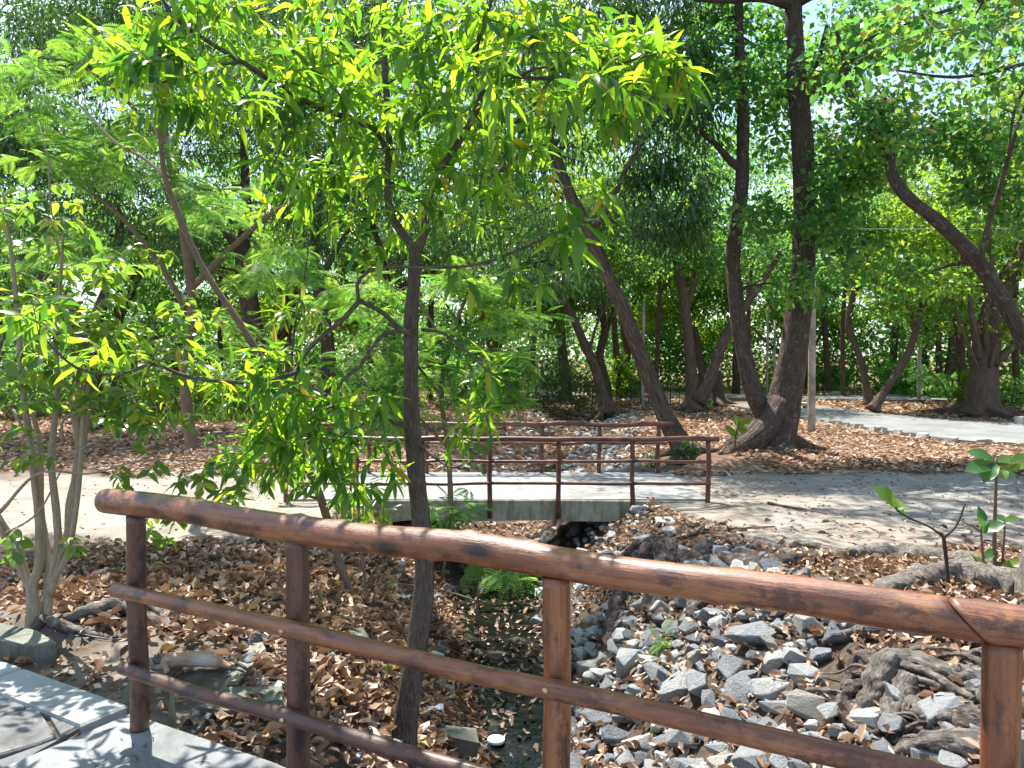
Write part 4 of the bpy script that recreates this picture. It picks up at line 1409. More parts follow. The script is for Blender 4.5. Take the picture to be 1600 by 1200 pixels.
BGW = ['at the far left edge, behind the bush', 'behind the pale-stemmed bush', 'left of the leaning sapling', 'between the leaning sapling and the mango sapling', 'in line with the left footbridge posts, far off', 'behind the leaning mango trunk base',
       'behind the double-stemmed reddish tree, farthest back', 'close behind the double-stemmed reddish tree', 'seen through the fork of the thick forked tree', 'right of the concrete pole beyond the far path', 'just left of the thick trunk beyond the path',
       'right of the thick trunk, well behind it', 'far behind the concrete pole', 'far behind the leaning sapling', 'far behind the bush stems', 'beyond the left frame edge and farther back', 'at the right edge behind the thick trunk',
       'behind the trunk that leans right by the path bend', 'farthest back left of the forked tree', 'farthest back behind the mango sapling', 'farthest back at the right', 'beyond the far path behind the thin pale post', 'at the right edge beyond the path, nearest there']
for i, (x_, y_, k) in enumerate(spots):
    loc = (x_, y_, Hs(x_, y_))
    side = 'left' if 800 + x_ / y_ * 1200 < 800 else 'right'
    px_ = int(800 + x_ / y_ * 1200)
    where = BGW[i]
    lab = {'a': 'pale yellow-green loose-crowned', 'b': 'mid green', 'c': 'dark dense'}[k] + ' background tree ' + where
    if k not in used:
        used.add(k)
        o = protos[k]
        o.location = loc
        o['label'] = lab
        o.rotation_euler = (0, 0, random.uniform(0, 6.28))
    else:
        copy_thing(protos[k], loc, random.uniform(0, 6.28), random.uniform(0.85, 1.25), lab)

# slender straight trunks deep in the wood
def slender(label, px, d, w, lean_px, top):
    b_ = P(px, 600, d)
    b_.z = Hs(b_.x, b_.y)
    root = empty('slender_tree', b_, label, 'tree', 'slender trunks deep in the wood')
    t_ = P(px + lean_px, top, d)
    m_ = b_.lerp(t_, 0.5) + Vector((random.uniform(-.25, .25), 0, 0))
    mb = MB()
    r_ = w * d / FPX / 2
    res = tube(mb, [b_ - Vector((0, 0, .2)), m_, t_], [r_ * 1.2, r_, r_ * 0.6], 8, 0.6, rough=0.08)
    mb.build('trunk', M['bark_lean'], root)
    k = random.uniform(0.55, 0.75)
    f_ = b_.lerp(t_, k)
    mb = MB()
    s_ = random.choice((-1, 1))
    res2 = tube(mb, [f_, f_ + Vector((s_ * 0.7, 0, 0.9)), f_ + Vector((s_ * 1.3, 0.1, 2.2))], [r_ * .55, r_ * .45, r_ * .2], 6, 0.6, rough=0.08)
    mb.build('limb', M['bark_lean'], root)
    tg = [t_ + Vector((random.gauss(0, 1.1), random.gauss(0, 1.0), random.gauss(0.2, 1.0))) for _ in range(26)]
    polys, tips, dirs = grow([res, res2], tg, 0.03, 0.01)
    mb = MB()
    clumps(mb, T2, tips, 46, 0.8, 0.16, 0.26)
    mb.build('crown', M['far_leaf'], root, kind='stuff')


for (px, d, w, lp, tp, lab) in (
        (672, 38, 9, 14, 330, 'slender dark trunk right of the mango sapling, deep in the wood'), (772, 36, 8, -10, 340, 'slender dark trunk behind the low feathery tree, deep in the wood'),
        (828, 42, 8, 18, 360, 'slender dark trunk left of the thin leaning mango tree, deep in the wood'), (968, 40, 9, -12, 350, 'slender dark trunk just left of the leaning mango trunk, deep in the wood'),
        (1024, 41, 7, 10, 340, 'slender dark trunk between the leaning mango and double-stemmed trees'), (1150, 44, 11, 0, 330, 'slender reddish trunk between the double-stemmed tree and the forked tree'),
        (1172, 40, 7, 8, 350, 'thin dark trunk close left of the forked dark tree, deep in the wood'), (1296, 43, 9, -8, 340, 'slender dark trunk right of the concrete pole, deep in the wood'),
        (1318, 38, 7, 14, 360, 'thin dark trunk left of the kinked reddish tree, deep in the wood'), (1392, 45, 10, 20, 340, 'slender dark trunk behind the kinked reddish tree, deep in the wood'),
        (1468, 42, 8, -14, 350, 'slender dark trunk behind the young palm, deep in the wood'), (1590, 40, 9, 6, 350, 'slender dark trunk right of the thick brown trunk, deep in the wood'),
        (585, 35, 9, -12, 330, 'slender dark trunk left of the mango sapling, deep in the wood'), (345, 33, 8, 0, 380, 'slender dark trunk straight behind the leaning sapling, deep in the wood'),
        (230, 36, 9, 10, 360, 'slender dark trunk behind the right side of the pale bush, deep in the wood')):
    slender(lab, px, d, w, lp, tp)

# far wood as one mass
n = 1900
ang = RNG.uniform(-1.05, 1.05, n)
rad = RNG.uniform(56, 74, n)
tips = np.stack([np.sin(ang) * rad, np.cos(ang) * rad, RNG.uniform(0, 1, n) ** 0.85 * 27 + 0.3 - 9.0 * (np.abs(ang - 0.50) < 0.07)], 1)
lo = RNG.uniform(-1.05, 1.05, 900)
r2 = RNG.uniform(48, 60, 900)
tips = np.concatenate([tips, np.stack([np.sin(lo) * r2, np.cos(lo) * r2, RNG.uniform(0.0, 4.5, 900)], 1)])
mb = MB()
clumps(mb, T2, tips, 90, 1.9, 0.24, 0.42, 0.6, 0.2, 0.7)
tag(mb.build('distant_woodland', M['far_leaf'], kind='stuff'), 'far mass of green woodland closing the view behind all the trees', 'woodland')

# ------------------------------------------------------------------ nearer vegetation
random.seed(21)
RNG = np.random.default_rng(21)


def hit(px, py, dmax=60.0):
    """where the sight line through a picture point meets the terrain"""
    ds = np.concatenate([np.arange(2.2, 14, 0.02), np.arange(14, dmax, 0.1)])
    a = P(px, py, 1.0)
    xs, zs = a.x * ds, CAM_Z + (a.z - CAM_Z) * ds
    below = zs <= H(xs, ds)
    i = int(np.argmax(below)) if below.any() else len(ds) - 1
    return Vector((xs[i], ds[i], H(xs[i:i + 1], ds[i:i + 1])[0]))


def limb_part(root, pts, bark, sides=10, name='limb', rough=0.06, step=None):
    p, r = px_line(pts)
    mb = MB()
    res = tube(mb, p, r, sides, step, rough=rough)
    mb.build(name, M[bark], root)
    return res


TRUNK_SLIM = 0.84
# --- foreground mango sapling
b0 = hit(630, 1180)
SD = b0.y
sap = empty('mango_sapling', b0, 'slender dark young mango tree rising from the left stream bank just behind the foreground railing', 'tree')
p, r = px_line([(630, 1215, SD, 66), (630, 1165, SD, 52), (640, 1080, SD, 43), (656, 980, SD, 39), (663, 900, SD, 37), (660, 830, SD, 36), (650, 740, SD, 33), (643, 640, SD, 30), (642, 560, SD - .05, 27), (642, 505, SD - .05, 28), (646, 450, SD - .1, 23), (649, 385, SD - .1, 24)])
mb = MB()
SK = [tube(mb, p, r, 18, 0.05, rough=0.045, ridge=0.03)]
mb.build('trunk', M['bark_young'], sap)
d = SD - .1
for pts in (
    [(650, 400, d, 20), (636, 372, d, 18), (615, 345, d, 15), (606, 300, d + .1, 14), (608, 200, d + .2, 13), (602, 120, d + .3, 12), (600, 40, d + .4, 10), (606, -120, d + .5, 6)],
    [(650, 395, d, 20), (663, 365, d, 16), (668, 320, d, 12), (685, 270, d - .1, 12), (712, 230, d - .2, 13), (735, 190, d - .3, 12), (752, 150, d - .4, 12), (742, 110, d - .4, 8), (748, 60, d - .4, 8), (765, 10, d - .5, 7), (790, -120, d - .5, 4)],
    [(604, 235, d + .1, 11), (588, 205, d, 10), (560, 190, d - .1, 11), (490, 165, d - .3, 10), (430, 130, d - .4, 10), (375, 95, d - .5, 9), (310, 55, d - .6, 8), (262, 15, d - .6, 7), (235, -60, d - .6, 4)],
    [(500, 170, d - .3, 6), (465, 190, d - .4, 5), (443, 205, d - .5, 5), (440, 230, d - .5, 4), (420, 270, d - .5, 2.5)],
    [(372, 98, d - .5, 5), (330, 103, d - .6, 5), (290, 120, d - .6, 4), (245, 130, d - .7, 2.5)],
    [(370, 92, d - .5, 5), (348, 50, d - .5, 4), (325, 0, d - .5, 3)],
    [(505, 168, d - .3, 6), (497, 145, d - .3, 5), (470, 132, d - .3, 4), (430, 128, d - .5, 2.5)],
    [(755, 145, d - .4, 10), (785, 122, d - .5, 8), (810, 120, d - .6, 8), (870, 122, d - .7, 7), (930, 115, d - .8, 5), (985, 95, d - .9, 4), (1040, 80, d - .9, 2.5)],
    [(810, 120, d - .6, 6), (850, 105, d - .7, 5), (910, 125, d - .7, 5), (970, 140, d - .8, 3), (1010, 150, d - .8, 2)],
    [(640, 520, d, 15), (622, 512, d - .05, 10), (600, 490, d - .1, 9), (572, 475, d - .15, 9), (560, 472, d - .2, 9), (540, 495, d - .2, 9), (510, 520, d - .2, 9), (482, 545, d - .25, 9), (466, 575, d - .3, 7), (458, 620, d - .3, 5), (452, 650, d - .3, 3)],
    [(562, 474, d - .2, 8), (558, 445, d - .2, 7), (575, 425, d - .25, 6), (610, 417, d - .3, 6), (680, 418, d - .35, 6), (740, 414, d - .4, 5), (800, 395, d - .5, 5), (860, 368, d - .6, 4.5), (905, 350, d - .7, 4)],
    [(634, 516, d, 8), (600, 522, d - .15, 8), (580, 545, d - .2, 7), (560, 575, d - .3, 7), (535, 595, d - .3, 6), (520, 640, d - .4, 3)],
    [(660, 515, d, 7), (690, 520, d - .1, 6), (725, 545, d - .2, 5), (765, 580, d - .3, 5), (800, 605, d - .3, 3)],
    [(640, 668, SD, 13), (618, 660, SD - .1, 9), (590, 655, SD - .15, 8), (560, 665, SD - .2, 6), (520, 690, SD - .3, 4)],
    [(648, 690, SD, 9), (680, 715, SD - .1, 6), (705, 730, SD - .2, 4), (735, 722, SD - .3, 2.5)],
    [(470, 580, d - .3, 8), (400, 598, d - .4, 8), (300, 590, d - .6, 7), (240, 570, d - .7, 6), (185, 585, d - .7, 5), (120, 575, d - .8, 5), (60, 520, d - .9, 3)],
):
    SK.append(limb_part(sap, pts, 'bark_young', 10, step=0.06, rough=0.04))
tg = blob_targets([
    (820, 120, SD - .5, 230, 130, 1.0, 180), (600, 90, SD, 210, 120, 1.0, 90), (350, 80, SD - .5, 250, 110, .9, 110), (1010, 110, SD - .9, 80, 80, .6, 34),
    (600, 300, SD + .1, 150, 120, .9, 56), (770, 270, SD - .2, 120, 90, .8, 36), (480, 240, SD - .1, 130, 100, .8, 50), (250, 120, SD - .8, 90, 60, .4, 10),
    (520, 620, SD - .3, 90, 50, .4, 12), (430, 590, SD - .4, 100, 60, .4, 24), (450, 700, SD - .3, 120, 60, .4, 40), (570, 730, SD - .2, 70, 55, .3, 20),
    (720, 660, SD - .3, 60, 40, .3, 9), (740, 570, SD - .3, 60, 40, .3, 5), (220, 560, SD - .7, 200, 30, .4, 12), (60, 500, SD - .9, 70, 30, .3, 8), (370, 780, SD - .3, 25, 20, .2, 2),
    (780, 440, SD - .5, 90, 40, .4, 8), (600, -180, SD, 450, 130, 1.2, 60), (330, 190, SD - .6, 130, 40, .4, 8), (690, 180, SD + .1, 60, 70, .5, 10), (900, 40, SD - .6, 130, 50, .5, 14)])
polys, tips, dirs = grow(SK[1:], tg, 0.006, 0.0022, 0.006, 0.10, 7)
mb = MB()
for pl, rr in polys:
    tube(mb, pl, rr, 5, 0.08, cap=False)
mb.build('twigs', M['bark_young'], sap, kind='stuff')
pos, xd, up, sc = whorls(tips, dirs, 5, 10, 0.085, 0.185, 0.4, 0.26)
# the large near whorl right of the trunk
t2 = np.array([tuple(P(915, 345, SD - 1.1)), tuple(P(885, 372, SD - 1.0)), tuple(P(948, 300, SD - 1.0))])
p3, x3, u3, s3 = whorls(t2, np.array([[0.6, -0.4, 0.5], [0.3, -0.5, 0.2], [0.5, -0.2, 0.6]]), 8, 11, 0.15, 0.25, 0.5, 0.14)
pos, xd, up, sc = np.concatenate([pos, p3]), np.concatenate([xd, x3]), np.concatenate([up, u3]), np.concatenate([sc, s3])
limb_part(sap, [(858, 369, SD - .7, 5), (890, 356, SD - .9, 4.5), (915, 345, SD - 1.1, 4)], 'bark_young', 6)
leaf_parts(sap, L_MANGO, M['mango_leaf'], pos, xd, up, sc, RNG.uniform(0, 1, len(pos)), 300)

# --- second, leaning sapling on the left bank
b1 = hit(556, 940)
D2 = b1.y
lean = empty('leaning_sapling', b1, 'thin light brown sapling leaning left, left of the dark young mango tree', 'tree')
SK = [limb_part(lean, [(560, 952, D2, 15), (548, 925, D2, 14), (528, 870, D2, 14), (508, 800, D2 - .1, 16), (492, 755, D2 - .2, 16), (472, 715, D2 - .2, 14), (450, 650, D2 - .2, 13), (425, 590, D2 - .2, 13), (398, 543, D2 - .2, 14), (368, 495, D2 - .2, 13), (330, 440, D2 - .2, 12), (300, 385, D2 - .2, 11), (275, 325, D2 - .2, 11), (258, 275, D2 - .2, 10), (250, 210, D2 - .2, 8), (245, 130, D2 - .2, 7), (235, 60, D2 - .2, 5), (205, -20, D2 - .2, 3)], 'bark_brown', 10, 'trunk'),
      limb_part(lean, [(258, 277, D2 - .2, 7), (225, 248, D2 - .2, 6), (180, 222, D2 - .3, 5), (140, 180, D2 - .3, 4), (110, 150, D2 - .4, 3)], 'bark_pale', 7),
      limb_part(lean, [(500, 780, D2 - .1, 6), (470, 770, D2 - .2, 5), (440, 745, D2 - .3, 3)], 'bark_brown', 6),
      limb_part(lean, [(575, 940, D2 - .1, 6), (565, 870, D2 - .1, 5), (550, 800, D2 - .1, 5), (548, 740, D2 - .1, 4)], 'bark_brown', 6),
      limb_part(lean, [(458, 640, D2 - .2, 8), (455, 575, D2 - .1, 5), (462, 500, D2, 4), (478, 420, D2, 3), (482, 370, D2, 2)], 'bark_young', 6)]
tg = blob_targets([(430, 710, D2 - .3, 120, 60, .5, 30), (560, 790, D2 - .3, 60, 40, .3, 8), (370, 640, D2 - .3, 90, 60, .4, 10), (230, 180, D2 - .2, 120, 90, .5, 12), (470, 520, D2 - .2, 90, 60, .4, 10), (250, 20, D2 - .3, 120, 40, .5, 8)])
polys, tips, dirs = grow(SK, tg, 0.006, 0.0022, 0.006, 0.08, 7)
mb = MB()
for pl, rr in polys:
    tube(mb, pl, rr, 5, 0.1, cap=False)
mb.build('twigs', M['bark_brown'], lean, kind='stuff')
pos, xd, up, sc = whorls(tips, dirs, 6, 11, 0.09, 0.18, 0.75, 0.18)
leaf_parts(lean, L_MANGO, M['sapling_leaf'], pos, xd, up, sc, RNG.uniform(0, 1, len(pos)), 260)

TRUNK_SLIM = 0.72
# --- many-stemmed pale bush at the left
b2_ = hit(62, 978)
D3 = b2_.y
bush = empty('many_stemmed_bush', b2_, 'many-stemmed bush with smooth pale stems and oval glossy leaves at the left edge', 'bush')
SK = []
for pts in (
    [(52, 990, D3, 34), (52, 950, D3, 27), (50, 915, D3, 24), (62, 880, D3, 20), (60, 800, D3, 17), (48, 700, D3, 15), (35, 600, D3, 13), (28, 500, D3, 11), (18, 400, D3, 8), (5, 300, D3, 5)],
    [(70, 985, D3 + .05, 26), (74, 940, D3 + .05, 21), (76, 880, D3 + .05, 17), (64, 800, D3 + .1, 15), (62, 700, D3 + .1, 12), (50, 640, D3 + .1, 9)],
    [(50, 925, D3, 17), (30, 885, D3, 14), (5, 835, D3 - .1, 13), (-25, 760, D3 - .1, 11), (-50, 650, D3, 8)],
    [(48, 915, D3, 13), (25, 850, D3 - .05, 11), (-5, 800, D3 - .1, 10), (-40, 720, D3 - .1, 8)],
    [(74, 920, D3 + .05, 18), (90, 860, D3, 16), (88, 800, D3, 16), (80, 720, D3, 14), (85, 660, D3, 13), (90, 600, D3, 12), (86, 520, D3, 10), (95, 430, D3, 7), (100, 340, D3, 4)],
    [(78, 930, D3 + .05, 17), (98, 860, D3, 14), (106, 830, D3, 15), (115, 760, D3, 13), (122, 690, D3, 12), (115, 640, D3, 11), (130, 600, D3, 8)],
    [(105, 835, D3, 12), (108, 780, D3 + .1, 11), (130, 700, D3 + .1, 9), (140, 640, D3 + .1, 8)],
    [(76, 915, D3 + .05, 15), (104, 870, D3 - .05, 13), (118, 800, D3 - .1, 12), (126, 720, D3 - .1, 11), (130, 650, D3 - .1, 9), (138, 600, D3 - .1, 8)],
    [(60, 800, D3, 9), (50, 720, D3 - .1, 8), (45, 690, D3 - .1, 7), (20, 640, D3 - .1, 6)],
    [(98, 690, D3, 7), (100, 655, D3 - .1, 6), (150, 632, D3 - .2, 5), (200, 615, D3 - .3, 4), (240, 600, D3 - .3, 3)],
    [(0, 800, D3 - .1, 9), (60, 740, D3 - .2, 5), (140, 740, D3 - .3, 5), (220, 720, D3 - .4, 4), (300, 720, D3 - .4, 3), (380, 725, D3 - .4, 2)],
    [(5, 835, D3 - .1, 5), (60, 800, D3 - .2, 4), (110, 715, D3 - .3, 3), (180, 675, D3 - .3, 2.5)],
    [(94, 400, D3, 5), (80, 330, D3, 4), (75, 250, D3 - .1, 3), (60, 190, D3, 2)],
):
    SK.append(limb_part(bush, pts, 'bark_pale', 12, 'stem', 0.05, 0.05))
tg = blob_targets([(70, 600, D3 - .1, 90, 60, .4, 26), (210, 640, D3 - .2, 90, 50, .4, 36), (300, 760, D3 - .4, 120, 60, .25, 34), (90, 480, D3, 120, 70, .5, 64), (210, 500, D3 - .1, 110, 60, .4, 44),
                   (40, 700, D3 - .3, 60, 50, .3, 9), (150, 590, D3 - .2, 100, 40, .3, 20), (60, 340, D3, 90, 60, .4, 24), (180, 400, D3, 90, 60, .4, 22), (260, 560, D3 - .2, 90, 40, .3, 16), (-60, 600, D3, 60, 160, .5, 16),
                   (320, 500, D3 + .3, 60, 60, .3, 8), (240, 850, D3 - .3, 25, 40, .15, 5), (110, 860, D3 - .3, 20, 30, .1, 2), (10, 850, D3 - .3, 20, 40, .1, 3)])
polys, tips, dirs = grow(SK, tg, 0.005, 0.002, 0.005, 0.05, 7)
mb = MB()
for pl, rr in polys:
    tube(mb, pl, rr, 5, 0.1, cap=False)
mb.build('twigs', M['bark_pale'], bush, kind='stuff')
# leaves set along the twigs, two ranks
pos, xd, up, sc = [], [], [], []
for pl, rr in polys:
    L = np.linalg.norm(pl[-1] - pl[0])
    n = max(5, int(min(L, 0.6) / 0.045))
    for k in range(n):
        t = 1 - (k / n) * min(1, 0.55 / max(L, 0.1))
        q_ = np.array([np.interp(t, np.linspace(0, 1, len(pl)), pl[:, j]) for j in range(3)])
        dv = pl[-1] - pl[-3]
        dv /= np.linalg.norm(dv) + 1e-9
        side = np.cross(dv, [0, 0, 1.0])
        side /= np.linalg.norm(side) + 1e-9
        sg = 1 if k % 2 else -1
        v = dv * 0.55 + side * sg * 0.9 + np.array([0, 0, -random.uniform(0.1, 0.9)]) + RNG.normal(0, 0.15, 3)
        pos.append(q_); xd.append(v); up.append(np.array([0, 0, 1.0]) + RNG.normal(0, 0.4, 3)); sc.append(random.uniform(0.065, 0.125))
pos, xd, up, sc = map(np.array, (pos, xd, up, sc))
leaf_parts(bush, L_OVATE, M['bush_leaf'], pos, xd, up, sc, RNG.uniform(0, 1, len(pos)), 300)


TRUNK_SLIM = 1.0
# --- feathery trees
def feathery(label, stems, blobs, tpl, lsz, per_tip=4, sag=-0.05, name='feathery_tree', cat='tree', bark='bark_brown'):
    p, r = px_line(stems[0])
    root = empty(name, p[0], label, cat)
    SK = []
    for i, pts in enumerate(stems):
        SK.append(limb_part(root, pts, bark, 9, 'trunk' if i == 0 else 'limb', 0.06, 0.12))
    polys, tips, dirs = grow(SK, blob_targets(blobs), 0.012, 0.003, 0.012, 0.05, 6)
    mb = MB()
    for pl, rr in polys:
        tube(mb, pl, rr, 4, 0.25, cap=False)
    mb.build('twigs', M[bark], root, kind='stuff')
    pos, xd, up, sc = [], [], [], []
    for t, dv in zip(tips, dirs):
        a0 = random.uniform(0, 6.28)
        for k in range(per_tip):
            a = a0 + k * 6.28 / per_tip + random.uniform(-.4, .4)
            v = np.array([math.cos(a), math.sin(a), random.uniform(-0.35, 0.25)]) + dv * 0.7
            pos.append(t - dv * 0.06 * k); xd.append(v); up.append(np.array([0, 0, 1.0]) + RNG.normal(0, 0.25, 3)); sc.append(random.uniform(*lsz))
    pos, xd, up, sc = map(np.array, (pos, xd, up, sc))
    mb = MB()
    scatter(mb, tpl, pos, xd, up, sc, RNG.uniform(0, 1, len(pos)))
    mb.build('foliage', M['feather_leaf'], root, kind='stuff')
    return root


feathery('tall bright green feathery-leaved tree filling the upper left behind the mango sapling',
         [[(300, 700, 9.6, 20), (290, 600, 9.6, 16), (300, 480, 9.6, 15), (285, 350, 9.6, 13), (260, 220, 9.6, 10), (250, 80, 9.6, 7), (240, -60, 9.6, 4)],
          [(290, 480, 9.6, 10), (240, 400, 9.4, 8), (180, 330, 9.2, 6), (110, 280, 9, 4)],
          [(300, 450, 9.6, 11), (370, 380, 9.6, 9), (430, 330, 9.6, 7), (500, 300, 9.6, 4)],
          [(262, 230, 9.6, 8), (330, 150, 9.6, 6), (420, 90, 9.6, 4), (520, 40, 9.6, 3)],
          [(262, 230, 9.6, 7), (190, 150, 9.4, 6), (120, 100, 9.2, 4), (60, 90, 9, 3)]],
         [(150, 240, 9.2, 150, 60, .9, 46), (330, 320, 9.4, 90, 40, .9, 26), (420, 420, 9.3, 100, 40, .8, 24), (200, 90, 9.5, 170, 60, .9, 44), (60, 150, 9, 80, 90, .8, 22), (470, 90, 9.6, 100, 50, .8, 14), (110, 400, 9.2, 110, 35, .8, 18), (340, 520, 9.4, 90, 40, .7, 14),
          (250, -120, 9.6, 300, 90, 1.2, 50), (430, -110, 11, 200, 50, 1.0, 40)],
         T_FROND_BIG, (0.22, 0.34), 5)
feathery('low bright green feathery-leaved tree right behind the mango sapling, before the footbridge',
         [[(700, 835, 8.9, 11), (704, 790, 8.9, 9), (700, 700, 9.1, 8), (690, 620, 9.3, 8), (700, 540, 9.4, 7), (730, 460, 9.6, 5), (745, 410, 9.7, 3)],
          [(692, 640, 9.3, 6), (740, 600, 9.3, 5), (790, 585, 9.3, 3)], [(690, 620, 9.3, 5), (640, 560, 9.3, 4), (590, 540, 9.3, 3)], [(700, 700, 9.1, 5), (650, 650, 9.1, 4), (600, 630, 9.1, 3)],
          [(700, 560, 9.4, 5), (660, 480, 9.4, 4), (600, 440, 9.5, 3)]],
         [(740, 565, 9.3, 120, 60, .7, 38), (620, 560, 9.3, 110, 60, .7, 28), (735, 440, 9.6, 80, 28, .5, 24), (560, 470, 9.6, 90, 50, .7, 26), (780, 620, 9.2, 60, 25, .5, 14), (600, 640, 9.2, 90, 30, .5, 20), (820, 500, 9.6, 50, 40, .5, 10)],
         T_FROND_BIG, (0.24, 0.36), 5)
feathery('small feathery sprig growing at the footbridge slab, right of the mango trunk',
         [[(690, 905, 8.0, 5), (700, 850, 8.0, 4), (705, 800, 8.0, 3)], [(700, 850, 8.0, 3), (690, 815, 8, 2.5), (670, 790, 8, 2)]],
         [(700, 810, 8.0, 55, 40, .3, 16)], T_FROND, (0.18, 0.28), 4, name='feathery_seedling', cat='seedling')
feathery('drooping feathery sprig over the stream, just under the thick top rail',
         [[(745, 975, 7.3, 4), (748, 925, 7.3, 4), (765, 900, 7.3, 3), (800, 885, 7.3, 2)]],
         [(800, 900, 7.3, 50, 16, .25, 9), (590, 905, 7.6, 20, 10, .1, 2)], T_FROND, (0.18, 0.28), 4, name='feathery_seedling', cat='seedling')


def shrub(label, px, py, wpx, hpx, leaf, tpl=T4, lsz=(0.07, 0.12), nst=6, n=60, each=26, name='shrub', cat='shrub', d=None, crad=0.22):
    b_ = hit(px, py) if d is None else P(px, py, d)
    if d is not None:
        b_.z = Hs(b_.x, b_.y)
    d = b_.y
    k = d / FPX
    root = empty(name, b_, label, cat)
    mb = MB()
    SK = []
    for i in range(nst):
        e = b_ + Vector((random.uniform(-.35, .35) * wpx * k, random.uniform(-.3, .3) * wpx * k, hpx * k * random.uniform(0.5, 0.8)))
        mid = (b_ + e) / 2 + Vector((random.uniform(-.05, .05), random.uniform(-.05, .05), 0))
        SK.append(tube(mb, [b_ - Vector((0, 0, 0.05)), mid, e], [0.02, 0.014, 0.007], 6, 0.15))
    T = []
    for i in range(n):
        a, c = random.uniform(0, 6.28), random.uniform(0, 1) ** 0.5
        T.append(b_ + Vector((math.cos(a) * c * wpx * k * 0.5, math.sin(a) * c * wpx * k * 0.4, hpx * k * random.uniform(0.15, 1.0) * (1.1 - 0.5 * c))))
    polys, tips, dirs = grow(SK, T, 0.008, 0.003, 0.01, 0.05, 5)
    for pl, rr in polys:
        tube(mb, pl, rr, 4, 0.25, cap=False)
    mb.build('stems', M['twig'], root, kind='stuff')
    mb = MB()
    clumps(mb, tpl, tips, each, crad * wpx * k * 0.3 + 0.08, lsz[0], lsz[1], 0.8, 0.3, 0.7)
    mb.build('foliage', M[leaf], root, kind='stuff')
    return root


shrub('dark green low thicket behind the footbridge, left of the thin leaning tree', 850, 640, 190, 90, 'dark_leaf', T4N, (0.14, 0.22), 9, 130, 40)
shrub('dark green thicket between the feathery tree and the thin leaning tree', 745, 640, 130, 110, 'broad_leaf', T4, (0.10, 0.18), 7, 80, 40)
shrub('bright yellow-green bush behind the leaning mango trunk', 975, 622, 60, 62, 'light_leaf', T4, (0.16, 0.26), 6, 50, 34)
shrub('low yellow-green bush at the foot of the thick trunk beyond the path', 1505, 640, 26, 62, 'light_leaf', T4, (0.12, 0.2), 5, 24, 22)
shrub('rounded mid green bush beyond the path, left of the thick trunk', 1415, 622, 90, 70, 'far_leaf', T4, (0.16, 0.24), 7, 70, 34)
shrub('dark green low bush beyond the path beside the palm fronds', 1460, 625, 60, 34, 'broad_leaf', T4, (0.16, 0.24), 6, 40, 30)
shrub('loose green plants right of the thick trunk beyond the path', 1575, 640, 70, 50, 'far_leaf', T4, (0.14, 0.22), 7, 44, 24)
shrub('small green bush beyond the path behind the concrete pole', 1285, 612, 70, 50, 'far_leaf', T4, (0.2, 0.3), 7, 44, 30)
shrub('light green low plants behind the leaf litter at the far left', 250, 640, 240, 60, 'far_leaf', T4, (0.12, 0.2), 9, 120, 34)
shrub('light green undergrowth behind the leaning sapling at the left', 380, 650, 160, 90, 'light_leaf', T4, (0.12, 0.2), 9, 90, 34)
shrub('green undergrowth behind the pale-stemmed bush at the left edge', 40, 655, 150, 120, 'far_leaf', T4, (0.12, 0.2), 9, 110, 34)
shrub('mid green undergrowth left of the dark mango sapling trunk', 560, 650, 130, 90, 'far_leaf', T4, (0.12, 0.2), 8, 80, 34)
shrub('small plant at the foot of the double-stemmed reddish tree', 1088, 640, 40, 24, 'broad_leaf', T4, (0.14, 0.24), 4, 16, 14)
shrub('pale green weeds growing beside the far railing of the footbridge', 1020, 745, 34, 30, 'far_leaf', T4N, (0.08, 0.12), 4, 9, 9, 'weed', 'weed', d=14.3)
shrub('climbing plant with dark leaves at the foot of the leaning mango trunk', 1068, 690, 36, 44, 'dark_leaf', T4, (0.12, 0.18), 5, 12, 8, 'climbing_plant', 'plant', d=15.0)

# palm fronds
pr = hit(1485, 632)
palm = empty('young_palm', pr, 'young palm with arching fronds left of the thick trunk beyond the path', 'palm')
for i in range(10):
    a = i * 0.63 + 0.2
    mb = MB()
    pts = [pr + Vector((0, 0, 0)), pr + Vector((math.cos(a) * 0.5, math.sin(a) * 0.5, 1.0)), pr + Vector((math.cos(a) * 1.1, math.sin(a) * 1.1, 1.35)), pr + Vector((math.cos(a) * 1.75, math.sin(a) * 1.75, 1.15))]
    pc, rc = tube(mb, pts, [0.02, 0.016, 0.012, 0.004], 4, 0.08)
    pc = pc[len(pc) // 4:]
    side = np.array([-math.sin(a), math.cos(a), 0])
    for sg in (-1, 1):
        n = len(pc)
        v = np.tile(side * sg, (n, 1)) + np.array([math.cos(a), math.sin(a), -0.5]) * 0.6
        scatter(mb, T4N, pc, v, np.tile([0, 0, 1.0], (n, 1)), np.full(n, 0.42), RNG.uniform(0, 1, n), np.full(n, 0.5))
    mb.build('frond', M['far_leaf'], palm)

